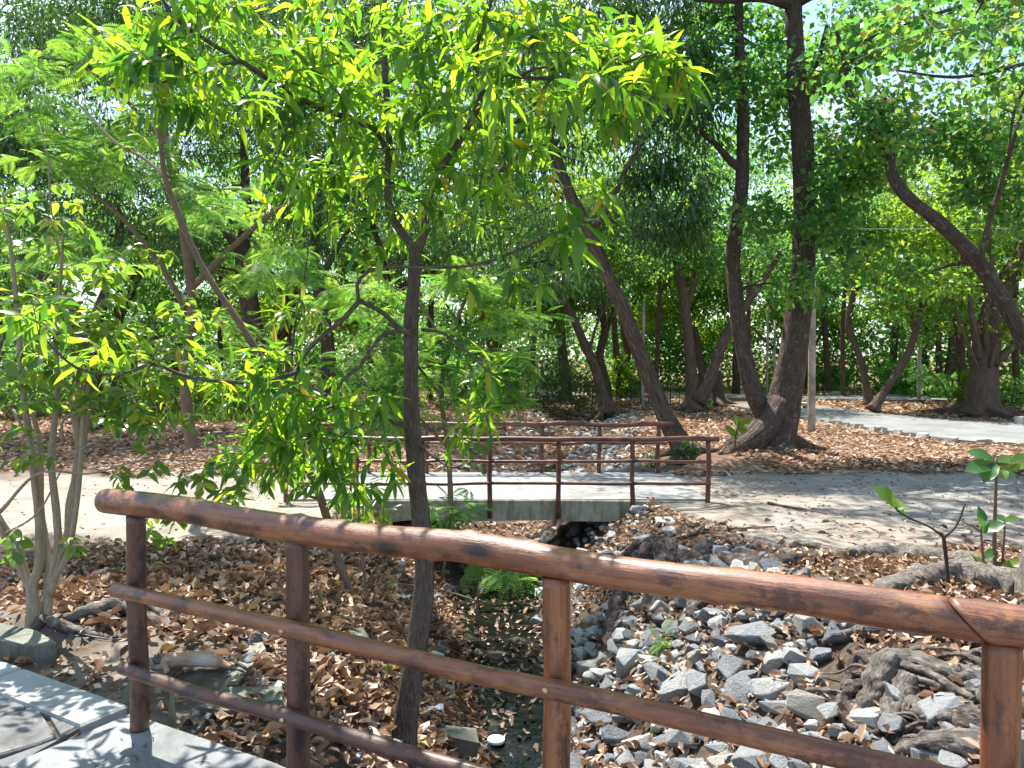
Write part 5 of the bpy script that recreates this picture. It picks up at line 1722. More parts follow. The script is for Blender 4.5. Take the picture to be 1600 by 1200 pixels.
# little broad-leaved seedlings
def seedling(label, stem, leaves, mat='bark_brown', leafmat='broad_leaf', name='seedling'):
    """leaves: (px, py, dx, dy, length px): base and tip offset"""
    p, r = px_line(stem[0])
    root = empty(name, p[0], label, 'seedling')
    for i, st in enumerate(stem):
        limb_part(root, st, mat, 7, 'stem', 0.05, 0.05)
    ms = []
    for tv, tf in L_BROAD:
        mb = MB()
        mb.add(tv, tf)
        ms.append(mb.mesh('leaf', M[leafmat], True))
    for (px, py, d, tx, ty, td) in leaves:
        a, b_ = P(px, py, d), P(tx, ty, d + td)
        v = b_ - a
        L = v.length
        xd = np.array([tuple(v / L)])
        xa, ya, za_ = basis(xd, np.array([[random.uniform(-.3, .3), -0.55, 0.8]]))
        o = link('leaf', random.choice(ms), root)
        s = L
        o.matrix_basis = Matrix(((xa[0][0] * s, ya[0][0] * s, za_[0][0] * s, a.x - root.location.x), (xa[0][1] * s, ya[0][1] * s, za_[0][1] * s, a.y - root.location.y),
                                 (xa[0][2] * s, ya[0][2] * s, za_[0][2] * s, a.z - root.location.z), (0, 0, 0, 1)))
    return root


L_BROAD = [lance(0.30, prof=(0.06, 0.42, 0.85, 1.0, 0.7, 0.0), droop=0.2, fold=0.25, wave=0.15), lance(0.27, prof=(0.06, 0.4, 0.8, 1.0, 0.75, 0.0), droop=0.35, fold=0.35, wave=-0.15)]
g = hit(1480, 935)
d = g.y
seedling('thin dark bare seedling with one bright green leaf above the top rail',
         [[(1483, 950, d, 7), (1481, 900, d, 6), (1477, 860, d, 6), (1474, 838, d, 6)], [(1474, 838, d, 4), (1450, 822, d, 3), (1422, 810, d, 3), (1402, 798, d, 3)], [(1475, 840, d, 4), (1492, 825, d, 3), (1502, 805, d, 3), (1507, 788, d, 2.5)], [(1402, 798, d, 3), (1399, 792, d, 3)]],
         [(1400, 794, d, 1376, 758, 0.02), (1401, 797, d, 1424, 806, 0.05), (1401, 797, d, 1420, 790, -0.05), (1401, 796, d, 1408, 778, 0.05)], 'twig_dark', 'light_leaf')
g = hit(1556, 905)
d = g.y
seedling('taller seedling at the right edge with broad leaves on thin stems, beside the trunk',
         [[(1554, 912, d, 7), (1554, 830, d, 6), (1556, 760, d, 5), (1557, 715, d, 4)], [(1556, 745, d, 3), (1575, 735, d, 2.5), (1592, 722, d, 2)],
          [(1540, 915, d - .05, 5), (1535, 860, d - .05, 4), (1532, 820, d - .05, 3)], [(1532, 830, d - .05, 3), (1515, 820, d - .1, 2.5), (1502, 815, d - .1, 2)],
          [(1566, 880, d, 4), (1569, 840, d, 3), (1570, 815, d, 3)], [(1542, 915, d - .05, 4), (1528, 880, d - .1, 3), (1519, 868, d - .1, 2)]],
         [(1555, 722, d, 1518, 698, 0.05), (1555, 726, d, 1511, 730, -0.05), (1558, 722, d, 1597, 712, 0.05), (1558, 728, d, 1592, 740, -0.1), (1558, 730, d, 1572, 745, -.15), (1556, 724, d, 1540, 742, -.15), (1575, 735, d, 1618, 708, 0.0),
          (1532, 828, d, 1538, 793, 0.0), (1533, 832, d, 1568, 815, -.1), (1534, 830, d, 1545, 805, .15), (1570, 815, d, 1594, 806, 0), (1569, 816, d, 1560, 800, .1), (1519, 868, d, 1538, 880, -.1), (1536, 872, d, 1560, 858, 0), (1536, 870, d, 1520, 858, .1), (1538, 900, d, 1530, 905, -.05), (1562, 895, d, 1594, 872, -.1)],
         'bark_brown', 'broad_leaf')
g = hit(1150, 705)
seedling('pair of bright green leaves sprouting left of the forked tree foot',
         [[(1148, 705, 14.9, 3), (1150, 680, 14.9, 3), (1155, 660, 14.9, 2)]],
         [(1150, 685, 14.9, 1136, 664, 0), (1152, 672, 14.9, 1172, 650, 0), (1152, 668, 14.9, 1150, 648, 0), (1150, 680, 14.9, 1168, 668, 0)], 'twig', 'light_leaf')
for lab, px_, py_, tp in (('small fern-like green sprig among the grey rocks', 1035, 1018, T_FROND), ('small leafy green weed on the leaf litter beside the mango trunk base', 605, 1065, None)):
    g = hit(px_, py_)
    root = empty('weed', g, lab, 'weed')
    mb = MB()
    tube(mb, [g - Vector((0, 0, .03)), g + Vector((0.0, 0, .10)), g + Vector((0.01, 0, .16))], [.004, .003, .002], 5, .04)
    mb.build('stem', M['twig'], root)
    mb = MB()
    n = 9
    pos = np.array([tuple(g)] * n) + np.stack([np.zeros(n), np.zeros(n), np.linspace(.05, .16, n)], 1)
    v = rand_dir(n, 0.5)
    scatter(mb, tp or L_OVATE[0], pos, v, np.tile([0, 0, 1.0], (n, 1)), np.full(n, 0.16 if tp else 0.09), RNG.uniform(0, .5, n))
    mb.build('foliage', M['feather_leaf' if tp else 'bush_leaf'], root, kind='stuff')

# grass tufts at the far left
mb = MB()
n = 2600
gx_, gy_ = RNG.uniform(-13, -4, n), RNG.uniform(24, 28, n)
xd = rand_dir(n, 1.8)
scatter(mb, T2, np.stack([gx_, gy_, H(gx_, gy_)], 1), xd, rand_dir(n), RNG.uniform(0.2, 0.5, n), RNG.uniform(0, 1, n), np.full(n, 0.12))
tag(mb.build('grass', M['grass'], kind='stuff'), 'thin light green grass behind the leaf litter at the left', 'grass')

# limb with round leaves hanging into the top right corner
tree('round_leaf_tree', 'round-leaved branches hanging into the top right corner, dark against the sky',
     [(2050, 900, 9.6, 60), (2040, 700, 9.6, 44), (2010, 400, 9.6, 38), (1960, 150, 9.6, 30), (1880, 0, 9.6, 22), (1760, -80, 9.6, 16)],
     [[(1900, 20, 9.6, 14), (1760, 60, 9.5, 10), (1620, 95, 9.4, 7), (1500, 120, 9.3, 5), (1400, 110, 9.2, 3)],
      [(1780, -70, 9.6, 12), (1640, -30, 9.4, 9), (1500, 10, 9.2, 6), (1380, 50, 9.1, 4), (1300, 90, 9.0, 2)],
      [(1640, 90, 9.4, 6), (1590, 160, 9.3, 5), (1575, 240, 9.2, 3)]],
     [(1500, 50, 9.3, 140, 60, .7, 24), (1390, 30, 9.2, 90, 40, .6, 7), (1570, 140, 9.3, 60, 60, .5, 8), (1450, 130, 9.3, 90, 20, .5, 3), (1700, 100, 9.5, 130, 120, .8, 20), (1500, -110, 9.4, 260, 60, .9, 20)],
     'bark_big', 'broad_leaf', T4R, 17, 0.34, (0.10, 0.15), 14, tw=(0.012, 0.004), per=0.01)

# ------------------------------------------------------------------ roots and the tree at the right edge
g = hit(1640, 960)
ed = empty('riverside_tree', (g.x, g.y, g.z), 'rough grey trunk at the right edge with bared roots over the rocks', 'tree')
mb = MB()
bx = Vector((g.x + 0.12, g.y, g.z))
SKE = [tube(mb, [bx + Vector((0, 0, -0.3)), bx + Vector((0, 0, 0.3)), bx + Vector((0.1, 0.05, 1.2)), bx + Vector((0.25, 0.1, 2.6)), bx + Vector((0.4, 0.2, 4.5)), bx + Vector((0.3, 0.4, 6.5))], [0.40, 0.27, 0.24, 0.22, 0.19, 0.12], 20, 0.08, rough=0.09, lobes=0.35, fl_len=0.35)]
mb.build('trunk', M['root_grey'], ed)


def root_line(parent, pts, bark, sides=12, rough=0.22, name='root', step=None):
    """pts: (px, py, width px, lift m) laid on the terrain"""
    P_, R_ = [], []
    for (px, py, w, lift) in pts:
        h_ = hit(px, py)
        rr = w * h_.y / FPX / 2
        P_.append(h_ + Vector((0, 0, lift + rr * 0.25)))
        R_.append(rr)
    mb = MB()
    tube(mb, P_, R_, int(sides * 1.7), (step or 0.03) * 0.6, rough=rough * 0.7)
    rm = sum(R_) / len(R_)
    C_, S_ = resample(P_, R_, rm * 0.6)
    v = mb.v[0]
    for k in range(len(v)):
        q_ = v[k]
        i = int(np.argmin(((C_ - q_) ** 2).sum(1)))
        o = q_ - C_[i]
        L = math.sqrt(float(o @ o)) + 1e-6
        w = Vector(q_ * (0.42 / max(rm, 0.012)))
        n_ = noise.ridged_multi_fractal(w, 0.9, 2.2, 5, 1.0, 2.0) - 1.1
        m_ = noise.noise(Vector(q_ * (1.3 / max(rm, 0.012))))
        v[k] = q_ + o / L * rm * (0.34 * n_ + 0.16 * m_)
    return mb.build(name, M[bark], parent)


root_line(ed, [(1600, 945, 70, .05), (1520, 920, 52, .03), (1440, 915, 44, .03), (1370, 935, 26, .02), (1330, 945, 10, 0)], 'root_grey')
root_line(ed, [(1560, 905, 34, .04), (1470, 885, 36, .03), (1390, 875, 32, .03), (1310, 880, 24, .04), (1240, 875, 20, .03), (1160, 852, 14, .03), (1100, 862, 6, 0)], 'root_grey')
root_line(ed, [(1450, 895, 18, .02), (1500, 890, 16, .03), (1560, 920, 20, .03)], 'root_grey')
root_line(ed, [(1330, 878, 20, .03), (1250, 882, 26, .02), (1190, 892, 30, .03), (1130, 885, 24, .03), (1090, 880, 12, 0)], 'root_dark', rough=0.3)
root_line(ed, [(1340, 875, 14, .03), (1270, 862, 12, .04), (1190, 866, 11, .05), (1120, 868, 8, .04), (1070, 872, 4, 0)], 'root_grey')
root_line(ed, [(1650, 1010, 44, .05), (1560, 1010, 34, .03), (1480, 1005, 30, .03), (1410, 1000, 26, .04), (1350, 1000, 18, .05), (1300, 1003, 9, .02)], 'root_grey')
# the gnarled root mass
root_line(ed, [(1560, 1085, 30, .04), (1480, 1072, 34, .05), (1420, 1060, 34, .08), (1385, 1078, 44, .10), (1360, 1110, 36, .06), (1345, 1130, 16, 0)], 'root_grey', 16, 0.2)
root_line(ed, [(1420, 1090, 34, .10), (1400, 1120, 38, .04), (1385, 1150, 24, 0.0)], 'root_grey', 14, 0.25)
root_line(ed, [(1375, 1060, 26, .08), (1350, 1045, 28, .05), (1330, 1060, 18, .02), (1318, 1090, 14, .02)], 'root_dark', 12, 0.35)
root_line(ed, [(1345, 1085, 30, .03), (1320, 1110, 34, .02), (1345, 1140, 26, .0), (1380, 1150, 16, 0)], 'root_dark', 12, 0.35)
root_line(ed, [(1410, 1075, 13, .12), (1450, 1085, 13, .10), (1500, 1110, 12, .08), (1560, 1125, 10, .05)], 'root_grey', 8, 0.1)
root_line(ed, [(1405, 1088, 12, .11), (1445, 1095, 10, .09), (1500, 1098, 10, .06), (1580, 1100, 10, .05)], 'root_grey', 8, 0.1)
root_line(ed, [(1400, 1095, 15, .09), (1412, 1115, 14, .10), (1408, 1145, 12, .04), (1402, 1170, 8, .02)], 'root_grey', 8, 0.15)
root_line(ed, [(1410, 1110, 22, .06), (1450, 1135, 24, .05), (1500, 1120, 22, .05), (1540, 1140, 18, .03)], 'root_grey', 12, 0.3)
root_line(ed, [(1600, 1150, 40, .02), (1530, 1150, 34, .04), (1460, 1150, 28, .03), (1420, 1160, 14, .0)], 'root_dark', 14, 0.3)
root_line(ed, [(1560, 1190, 40, .03), (1480, 1180, 38, .04), (1420, 1185, 30, .02), (1370, 1190, 12, 0)], 'root_grey', 12, 0.3)
root_line(ed, [(1440, 1160, 12, .1), (1475, 1130, 12, .11), (1520, 1120, 8, .06)], 'root_grey', 8, 0.15)
root_line(ed, [(1640, 1090, 50, .05), (1590, 1040, 44, .08), (1560, 1010, 30, .02)], 'root_grey', 12, 0.2)
for (px, py, rr) in ((1385, 1060, .055), (1425, 1055, .05), (1360, 1085, .05), (1500, 1075, .045), (1475, 1150, .05), (1330, 1095, .035), (1545, 1120, .05)):
    h_ = hit(px, py)
    mb = MB()
    c = h_ + Vector((0, 0, 0.07))
    tube(mb, [c - Vector((rr, 0, 0)), c - Vector((rr * .5, 0, -.01)), c + Vector((rr * .4, 0, .01)), c + Vector((rr, 0, 0))], [rr * .3, rr, rr * .9, rr * .3], 12, 0.015, rough=0.3)
    mb.build('burl', M['root_grey'], ed)
for k in range(30):
    px, py = random.uniform(1340, 1580), random.uniform(1030, 1185)
    a = random.uniform(-0.5, 0.7) + math.pi * (random.random() < 0.5)
    q_, w_ = [], random.uniform(5, 13)
    for s_ in range(5):
        q_.append((px, py, w_ * (1 - 0.16 * s_), 0.05 * math.sin(s_ * 0.8) + random.uniform(0.0, 0.05)))
        px += math.cos(a) * 28
        py += math.sin(a) * 16 + 2
        a += random.uniform(-0.6, 0.6)
    root_line(ed, q_, random.choice(('root_grey', 'root_grey', 'root_dark')), 8, 0.15)
# foliage of that tree, above the frame: it shades the right bank
tg = [bx + Vector((random.uniform(-0.6, 3.0), random.uniform(-1.0, 3), random.uniform(4.6, 7.5))) for _ in range(24)]
polys, tips, dirs = grow(SKE, tg, 0.03, 0.006)
mb = MB()
for pl, rr in polys:
    tube(mb, pl, rr, 5, 0.4, cap=False)
mb.build('branches', M['root_grey'], ed, kind='stuff')
mb = MB()
clumps(mb, T4, tips, 36, 0.5, 0.10, 0.16)
mb.build('crown', M['broad_leaf'], ed, kind='stuff')

# the torn stump between rocks
st = hit(1040, 900)
stump = empty('dead_stump', st, 'torn dark dead stump with ragged roots hanging into the rocks', 'stump')
for pts in ([(1060, 890, 26, .05), (1040, 882, 30, .10), (1022, 876, 22, .17), (1014, 872, 8, .20)],
            [(1045, 886, 28, .08), (1050, 880, 18, .16), (1038, 874, 7, .23)],
            [(1040, 888, 30, .06), (1080, 885, 26, .04), (1105, 868, 28, .04), (1120, 862, 12, .02)],
            [(1020, 880, 40, .1), (985, 920, 34, .06), (965, 960, 32, .05), (955, 990, 24, .02), (965, 1010, 12, 0)],
            [(1045, 890, 40, .1), (1030, 930, 38, .08), (1022, 960, 34, .05), (1040, 978, 18, .01)],
            [(1060, 930, 26, .06), (1085, 950, 22, .05), (1080, 975, 16, .02)],
            [(1000, 870, 26, .12), (985, 880, 16, .1), (968, 885, 8, .06)]):
    root_line(stump, pts, 'root_dark', 14, 0.32, step=0.03)

# roots in the hollow at the left
lr = hit(200, 965)
lroot = empty('exposed_root', lr, 'tangle of pale bared roots over a dark hollow behind the leftmost post', 'root')
for pts in ([(100, 975, 14, .02), (150, 968, 22, .05), (190, 960, 24, .06), (225, 975, 22, .03), (262, 985, 12, .0)], [(140, 958, 14, .03), (180, 975, 16, .02), (150, 990, 10, .0)],
            [(190, 958, 16, .06), (215, 952, 16, .06), (250, 965, 18, .04), (265, 990, 10, .0)], [(70, 985, 20, .02), (40, 995, 14, .0), (10, 990, 8, 0)], [(80, 980, 18, .02), (120, 990, 12, .01), (170, 1000, 6, .0)]):
    root_line(lroot, pts, 'root_grey', 10, 0.2)

# ------------------------------------------------------------------ rocks
def rock_data(k, mat, flat=0.7):
    bm = bmesh.new()
    n = random.randint(11, 16)
    for i in range(n):
        v = Vector((random.gauss(0, 1), random.gauss(0, 1), random.gauss(0, 1))).normalized()
        s = random.uniform(0.82, 1.08)
        bm.verts.new((v.x * s, v.y * s * 0.78, v.z * s * flat))
    r_ = bmesh.ops.convex_hull(bm, input=bm.verts)
    for v in [v for v in bm.verts if not v.link_faces]:
        bm.verts.remove(v)
    bmesh.ops.bevel(bm, geom=[e for e in bm.edges if e.is_manifold and e.calc_face_angle(0) > 0.7], offset=0.035, segments=1, affect='EDGES')
    bmesh.ops.triangulate(bm, faces=bm.faces)
    me = bpy.data.meshes.new('rock')
    bm.to_mesh(me)
    bm.free()
    me.materials.append(mat)
    vv = np.array([tuple(v.co) for v in me.vertices])
    ff = np.array([tuple(p.vertices) for p in me.polygons])
    return me, vv, ff


RK = [rock_data(i, M['rock'], random.uniform(0.36, 0.8)) for i in range(24)]
RP = [rock_data(i, M['rock_pale'], random.uniform(0.5, 0.8)) for i in range(7)]


def pack(region, sizes, tries, taken=None, k=0.8):
    pts = [] if taken is None else taken
    new = []
    for s0, s1, cnt in sizes:
        for _ in range(cnt * tries):
            x_, y_ = region()
            if x_ is None:
                continue
            r_ = random.uniform(s0, s1)
            if all((x_ - a) ** 2 + (y_ - b_) ** 2 > (k * (r_ + c)) ** 2 for a, b_, c in pts):
                pts.append((x_, y_, r_))
                new.append((x_, y_, r_))
                cnt -= 1
                if cnt <= 0:
                    break
    return new


def right_slope():
    y_ = random.uniform(3.0, 8.3)
    c = float(chan_x(y_))
    x_ = c + random.uniform(0.34, 2.45 if y_ < 7.8 else 1.9)
    if y_ > 7.6 and x_ > c + 1.5 + 0 * y_ and random.random() < 0.7:
        return None, None
    if (x_ - 2.35) ** 2 + (y_ - 4.6) ** 2 < 0.25:
        return None, None
    return x_, y_


taken = []
big = pack(right_slope, [(0.17, 0.22, 14), (0.13, 0.17, 90), (0.09, 0.13, 220)], 40, taken, 0.64)
small = pack(right_slope, [(0.05, 0.075, 420), (0.025, 0.05, 500)], 14, taken, 0.62)


def left_edge():
    y_ = random.uniform(4.2, 8.6)
    c = float(chan_x(y_))
    return c - random.uniform(0.25, 0.75), y_


left = pack(left_edge, [(0.08, 0.13, 12), (0.04, 0.07, 26)], 20, None, 0.9)
def left_foot():
    y_ = random.uniform(3.3, 5.2)
    return random.uniform(-1.75, -0.35), y_


foot = pack(left_foot, [(0.06, 0.09, 8), (0.025, 0.05, 90)], 20, None, 0.95)
allr = sorted(big + small, key=lambda t: -t[2] / t[1])


def rock_label(x_, y_, pale):
    c = float(chan_x(y_))
    if y_ > 7.4:
        w = 'near the footbridge end of the right bank'
    elif x_ - c < 0.85:
        w = 'at the water edge on the right of the stream'
    elif x_ - c > 1.75:
        w = 'near the top of the right bank by the roots'
    else:
        w = 'in the middle of the right bank slope'
    return ('pale cream angular rock ' if pale else 'grey angular broken rock ') + w


def place_rock(x_, y_, r_, lift=0.35):
    pale = random.random() < 0.14
    me = random.choice(RP if pale else RK)[0]
    o = link('rock', me)
    o.location = (x_, y_, Hs(x_, y_) + r_ * lift)
    o.rotation_euler = (random.uniform(-.5, .5), random.uniform(-.7, .1), random.uniform(0, 6.28))
    q = r_ * random.uniform(1.0, 1.2)
    o.scale = (q, q * random.uniform(.8, 1.1), q * random.uniform(.8, 1.1))
    return o, pale


for (x_, y_, r_) in allr[:272]:
    o, pale = place_rock(x_, y_, r_, 0.28)
    lb = rock_label(x_, y_, pale)
    tag(o, lb, 'rock', lb.replace('rock', 'rocks', 1))
for (x_, y_, r_) in left[:26]:
    o, pale = place_rock(x_, y_, r_, 0.2)
    lb = 'pale stone among the dead leaves at the left edge of the stream' if pale else 'grey stone among the dead leaves at the left edge of the stream'
    tag(o, lb, 'rock', lb.replace('stone', 'stones', 1))


def rubble(name, pts, label, src, lift=0.3):
    mb = MB()
    for (x_, y_, r_) in pts:
        me, vv, ff = random.choice(src)
        e = Matrix.Rotation(random.uniform(0, 6.28), 3, 'Z') @ Matrix.Rotation(random.uniform(-.6, .6), 3, 'X')
        v = vv @ np.array(e).T * r_ * 1.15 + np.array([x_, y_, Hs(x_, y_) + r_ * lift])
        mb.add(v, ff, random.random())
    return tag(mb.build(name, M['rock'], smooth=False, kind='stuff'), label, 'rubble')


rubble('rubble', foot, 'small broken stones on the bare bank below the second post', RK, 0.15)
rubble('rubble', allr[272:], 'small grey rubble filling the gaps between the rocks on the right bank', RK)


def far_slope():
    y_ = random.uniform(14.0, 30)
    c = float(chan_x(y_))
    x_ = c + (random.uniform(0.3, 2.4) if random.random() < 0.75 else -random.uniform(0.3, 1.8))
    return x_, y_


fr = pack(far_slope, [(0.12, 0.2, 70), (0.07, 0.12, 260)], 8, None, 0.8)
rubble('rubble', fr, 'grey rocks lining the dry stream bed beyond the footbridge', RK, 0.25)


def under_slope():
    y_ = random.uniform(8.6, 13.6)
    c = float(chan_x(y_))
    return c + random.choice((1, 1, -1)) * random.uniform(0.3, 2.1), y_


rubble('rubble', pack(under_slope, [(0.10, 0.16, 60), (0.05, 0.10, 200)], 12, None, 0.9), 'dark rocks lying in the shade under the footbridge', RK, 0.3)

# broken concrete at the stream
for lab, px_, py_, size, rz, rx in (('long broken grey concrete chunk at the foot of the mango sapling by the water', 705, 1172, (0.42, 0.14, 0.13), -0.15, 0.15),
                                    ('pale broken slab piece lying in the stream left of the white lid', 550, 1010, (0.2, 0.16, 0.05), 0.6, 0.3),
                                    ('pale grey slab fragment on the leaves under the lower rail', 405, 1105, (0.26, 0.2, 0.05), 0.3, 0.1),
                                    ('flat pale stone slab fragment beside the bottom edge left of the second post', 350, 1120, (0.2, 0.12, 0.04), -0.4, 0.1)):
    h_ = hit(px_, py_)
    mb = MB()
    mb.box((0, 0, 0), size, 0, jit=0.012)
    o = mb.build('concrete_fragment', M['wall_old'], smooth=False)
    o.location = h_ + Vector((0, 0, size[2] * 0.5 + 0.02))
    o.rotation_euler = (rx, 0.08, rz)
    tag(o, lab, 'concrete fragment')
# sunken concrete edging on the left bank
def plate(label, px_pts, z, thick, mat):
    q3 = [PG(a, b_, z) for a, b_ in px_pts]
    area = sum(q3[i].x * q3[(i + 1) % len(q3)].y - q3[(i + 1) % len(q3)].x * q3[i].y for i in range(len(q3)))
    if area < 0:
        q3 = q3[::-1]
    mb = MB()
    poly_prism(mb, [(p.x, p.y) for p in q3], z - thick, z, bev=0.01)
    return tag(mb.build('concrete_slab', mat, smooth=False), label, 'concrete slab')


plate('long wedge of grey concrete edging between the two left posts', [(300, 1150), (345, 1075), (395, 1000), (420, 988), (405, 1025), (360, 1085)], -0.10, 0.35, M['wall_old'])
plate('flat grey concrete piece on the bank beside the second post', [(330, 1068), (392, 1006), (400, 1035), (352, 1082)], -0.135, 0.3, M['wall_old'])
plate('low concrete kerb piece at the left edge beyond the paved corner', [(-80, 962), (0, 972), (60, 985), (88, 1004), (40, 1008), (-80, 985)], -0.02, 0.3, M['wall_old'])
h_ = hit(265, 1165)
mb = MB()
mb.add([(h_.x - .03, h_.y, -.25), (h_.x + .035, h_.y, -.25), (h_.x + .03, h_.y + .04, -.25), (h_.x - .03, h_.y + .04, -.25), (h_.x + .002, h_.y + .01, h_.z + .26), (h_.x + .018, h_.y + .015, h_.z + .255)],
       [(0, 1, 4), (1, 5, 4), (1, 2, 5), (2, 3, 4), (2, 4, 5), (3, 0, 4)])
tag(mb.build('concrete_spike', M['wall_old'], smooth=False), 'small pointed concrete splinter standing just right of the leftmost post', 'concrete splinter')

# ------------------------------------------------------------------ fallen leaves
def litter_points(n, fn):
    pts = np.array([p for p in (fn() for _ in range(n)) if p is not None])
    return pts


CATP = hit(298, 1050)


def left_bank():
    x_, y_ = random.uniform(-4.6, -0.05), random.uniform(3.5, 10.7)
    c = float(chan_x(y_))
    if x_ > c - 0.25:
        return None
    if ((x_ - CATP.x) / 0.34) ** 2 + ((y_ - CATP.y + 0.04) / 0.20) ** 2 < 1:
        return None
    edge = y_ + 0.55 * (x_ + 2.0)
    if edge < 4.6 and x_ < -1.5 and random.random() < 0.85:
        return None
    if x_ < -1.3 and y_ < 4.9 and random.random() < 0.6:
        return None
    lim = 8.25 + 0.25 * math.sin(x_ * 2.1) + 0.12 * math.sin(x_ * 7)
    if y_ > 8.3 and x_ < c - 2.0:
        return None
    if lim < y_ < 8.6 and random.random() < 0.9 and x_ < c - 2.0:
        return None
    if x_ < -3.4 and y_ > 7.4 + 0.3 * math.sin(x_ * 3) and random.random() < 0.8:
        return None
    return x_, y_


def lay(pts, lmin, lmax, mat_var=0.0, lift=0.05, z=None):
    n = len(pts)
    zz = H(pts[:, 0], pts[:, 1]) + RNG.uniform(0.0, lift, n) if z is None else np.full(n, z) + RNG.uniform(0, 0.012, n)
    pos = np.stack([pts[:, 0], pts[:, 1], zz], 1)
    a = RNG.uniform(0, 6.28, n)
    xd = np.stack([np.cos(a), np.sin(a), RNG.normal(0, 0.22, n)], 1)
    up = np.stack([RNG.normal(0, 0.38, n), RNG.normal(0, 0.38, n), np.ones(n)], 1)
    return pos, xd, up, RNG.uniform(lmin, lmax, n), RNG.uniform(0, 1, n)


pts = litter_points(30000, left_bank)
pos, xd, up, sc, rn = lay(pts, 0.05, 0.125)
score = np.where(in_frame(pos), sc / pos[:, 1], 0)
order = np.argsort(-score)[:300]
sel = np.zeros(len(pos), bool)
sel[order] = True
dry = []
for tv, tf in L_DRY:
    mb = MB()
    mb.add(tv, tf)
    dry.append(mb.mesh('fallen_leaf', M['litter_leaf'], False))
xa, ya, za_ = basis(xd, up)
for i in order:
    o = link('fallen_leaf', random.choice(dry))
    s = sc[i]
    o.matrix_basis = Matrix(((xa[i][0] * s, ya[i][0] * s, za_[i][0] * s, pos[i][0]), (xa[i][1] * s, ya[i][1] * s, za_[i][1] * s, pos[i][1]), (xa[i][2] * s, ya[i][2] * s, za_[i][2] * s, pos[i][2] + 0.012), (0, 0, 0, 1)))
    tag(o, 'dry curled brown leaf lying on the left bank of the stream', 'leaf', 'dry leaves lying on the left bank')
which = RNG.integers(0, 4, len(pos))
mb = MB()
for w in range(4):
    k = (~sel) & (which == w)
    scatter(mb, L_DRY[w], pos[k], xd[k], up[k], sc[k], rn[k])
tag(mb.build('leaf_litter', M['litter_leaf'], smooth=False, kind='stuff'), 'thick brown litter of dry leaves covering the left bank', 'leaf litter')


def right_bank():
    y_ = random.uniform(3.0, 10.7)
    c = float(chan_x(y_))
    x_ = c + random.uniform(0.3, 5.5)
    if y_ > 9.2 and x_ > c + 2.3:
        return None
    if x_ > c + 2.6 and y_ > 7.55 + 0.25 * math.sin(x_ * 3) and random.random() < 0.95:
        return None
    if x_ < c + 2.2 and random.random() < 0.45:
        return None
    return x_, y_


pts = litter_points(16000, right_bank)
pos, xd, up, sc, rn = lay(pts, 0.05, 0.12, lift=0.09)
mb = MB()
which = RNG.integers(0, 4, len(pos))
for w in range(4):
    k = which == w
    scatter(mb, L_DRY[w], pos[k], xd[k], up[k], sc[k], rn[k])
tag(mb.build('leaf_litter', M['litter_leaf'], smooth=False, kind='stuff'), 'dry leaves caught between the rocks and roots of the right bank', 'leaf litter')


def far_litter():
    y_ = 13.2 + 30 * random.random() ** 1.35
    x_ = random.uniform(-1, 1) * (y_ * 0.72 + 2)
    lim = 13.6 + 0.35 * math.sin(x_ * 1.3) + 0.2 * math.sin(x_ * 3.1 + 1)
    if y_ < lim and random.random() < 0.94:
        return None
    c = float(chan_x(y_))
    if abs(x_ - c) < 1.9 and y_ < 30 and random.random() < 0.35:
        return None
    if (x_ - 3.2) ** 2 / 2.5 + (y_ - 14.6) ** 2 / 1.2 < 1:
        return None
    if y_ > 15.8 and x_ > 9:
        e = np.interp(y_, [16.2, 16.6, 17.2, 18.3, 20.8, 23.5, 27, 33], [20, 15, 12.6, 11.0, 10.4, 10.2, 9.6, 9.3])
        f_ = np.interp(y_, [22, 22.3, 22.8, 23.4, 24.4, 26, 29, 35], [26, 21, 18.2, 16.2, 14.6, 13.6, 13.0, 12.5])
        if y_ < 22:
            f_ = 99
        if e - 0.5 < x_ < f_ + 0.2:
            return None
    return x_, y_


pts = litter_points(78000, far_litter)
pos, xd, up, sc, rn = lay(pts, 0.10, 0.20, lift=0.06)
sc = sc * np.clip(pos[:, 1] / 20, 0.85, 1.6)
mb = MB()
scatter(mb, T2D, pos, xd, up, sc, rn)
tag(mb.build('leaf_litter', M['litter_leaf'], smooth=False, kind='stuff'), 'wide brown carpet of dry leaves beyond the footbridge and the sandy ground', 'leaf litter')

# sparse leaves and pods on the sand and decks
def sand_pts():
    y_ = random.uniform(8.3, 14)
    x_ = random.uniform(-9, 10)
    if -3.1 < x_ < 2.9 and random.random() < 0.97:
        return None
    return x_, y_


pts = litter_points(700, sand_pts)
pos, xd, up, sc, rn = lay(pts, 0.04, 0.10, lift=0.006)
mb = MB()
scatter(mb, T2D, pos, xd, up, sc, rn)
tag(mb.build('scattered_leaves', M['litter_leaf'], smooth=False, kind='stuff'), 'scattered dry leaves lying on the bare sandy ground', 'leaf litter')
mb = MB()
for _ in range(620):
    y_ = random.uniform(8.7, 13.8)
    x_ = random.uniform(3.2, 10.5) if random.random() < 0.8 else random.uniform(-7, -3.2)
    r_ = random.uniform(0.014, 0.034)
    vv, ff = RK[0][1], RK[0][2]
    mb.add(vv * np.array([r_, r_ * .8, r_ * .6]) + np.array([x_, y_, Hs(x_, y_) + r_ * 0.4]), ff)
tag(mb.build('seed_pods', M['pod'], kind='stuff'), 'small dark seed pods strewn over the bare sandy ground', 'seed pods')

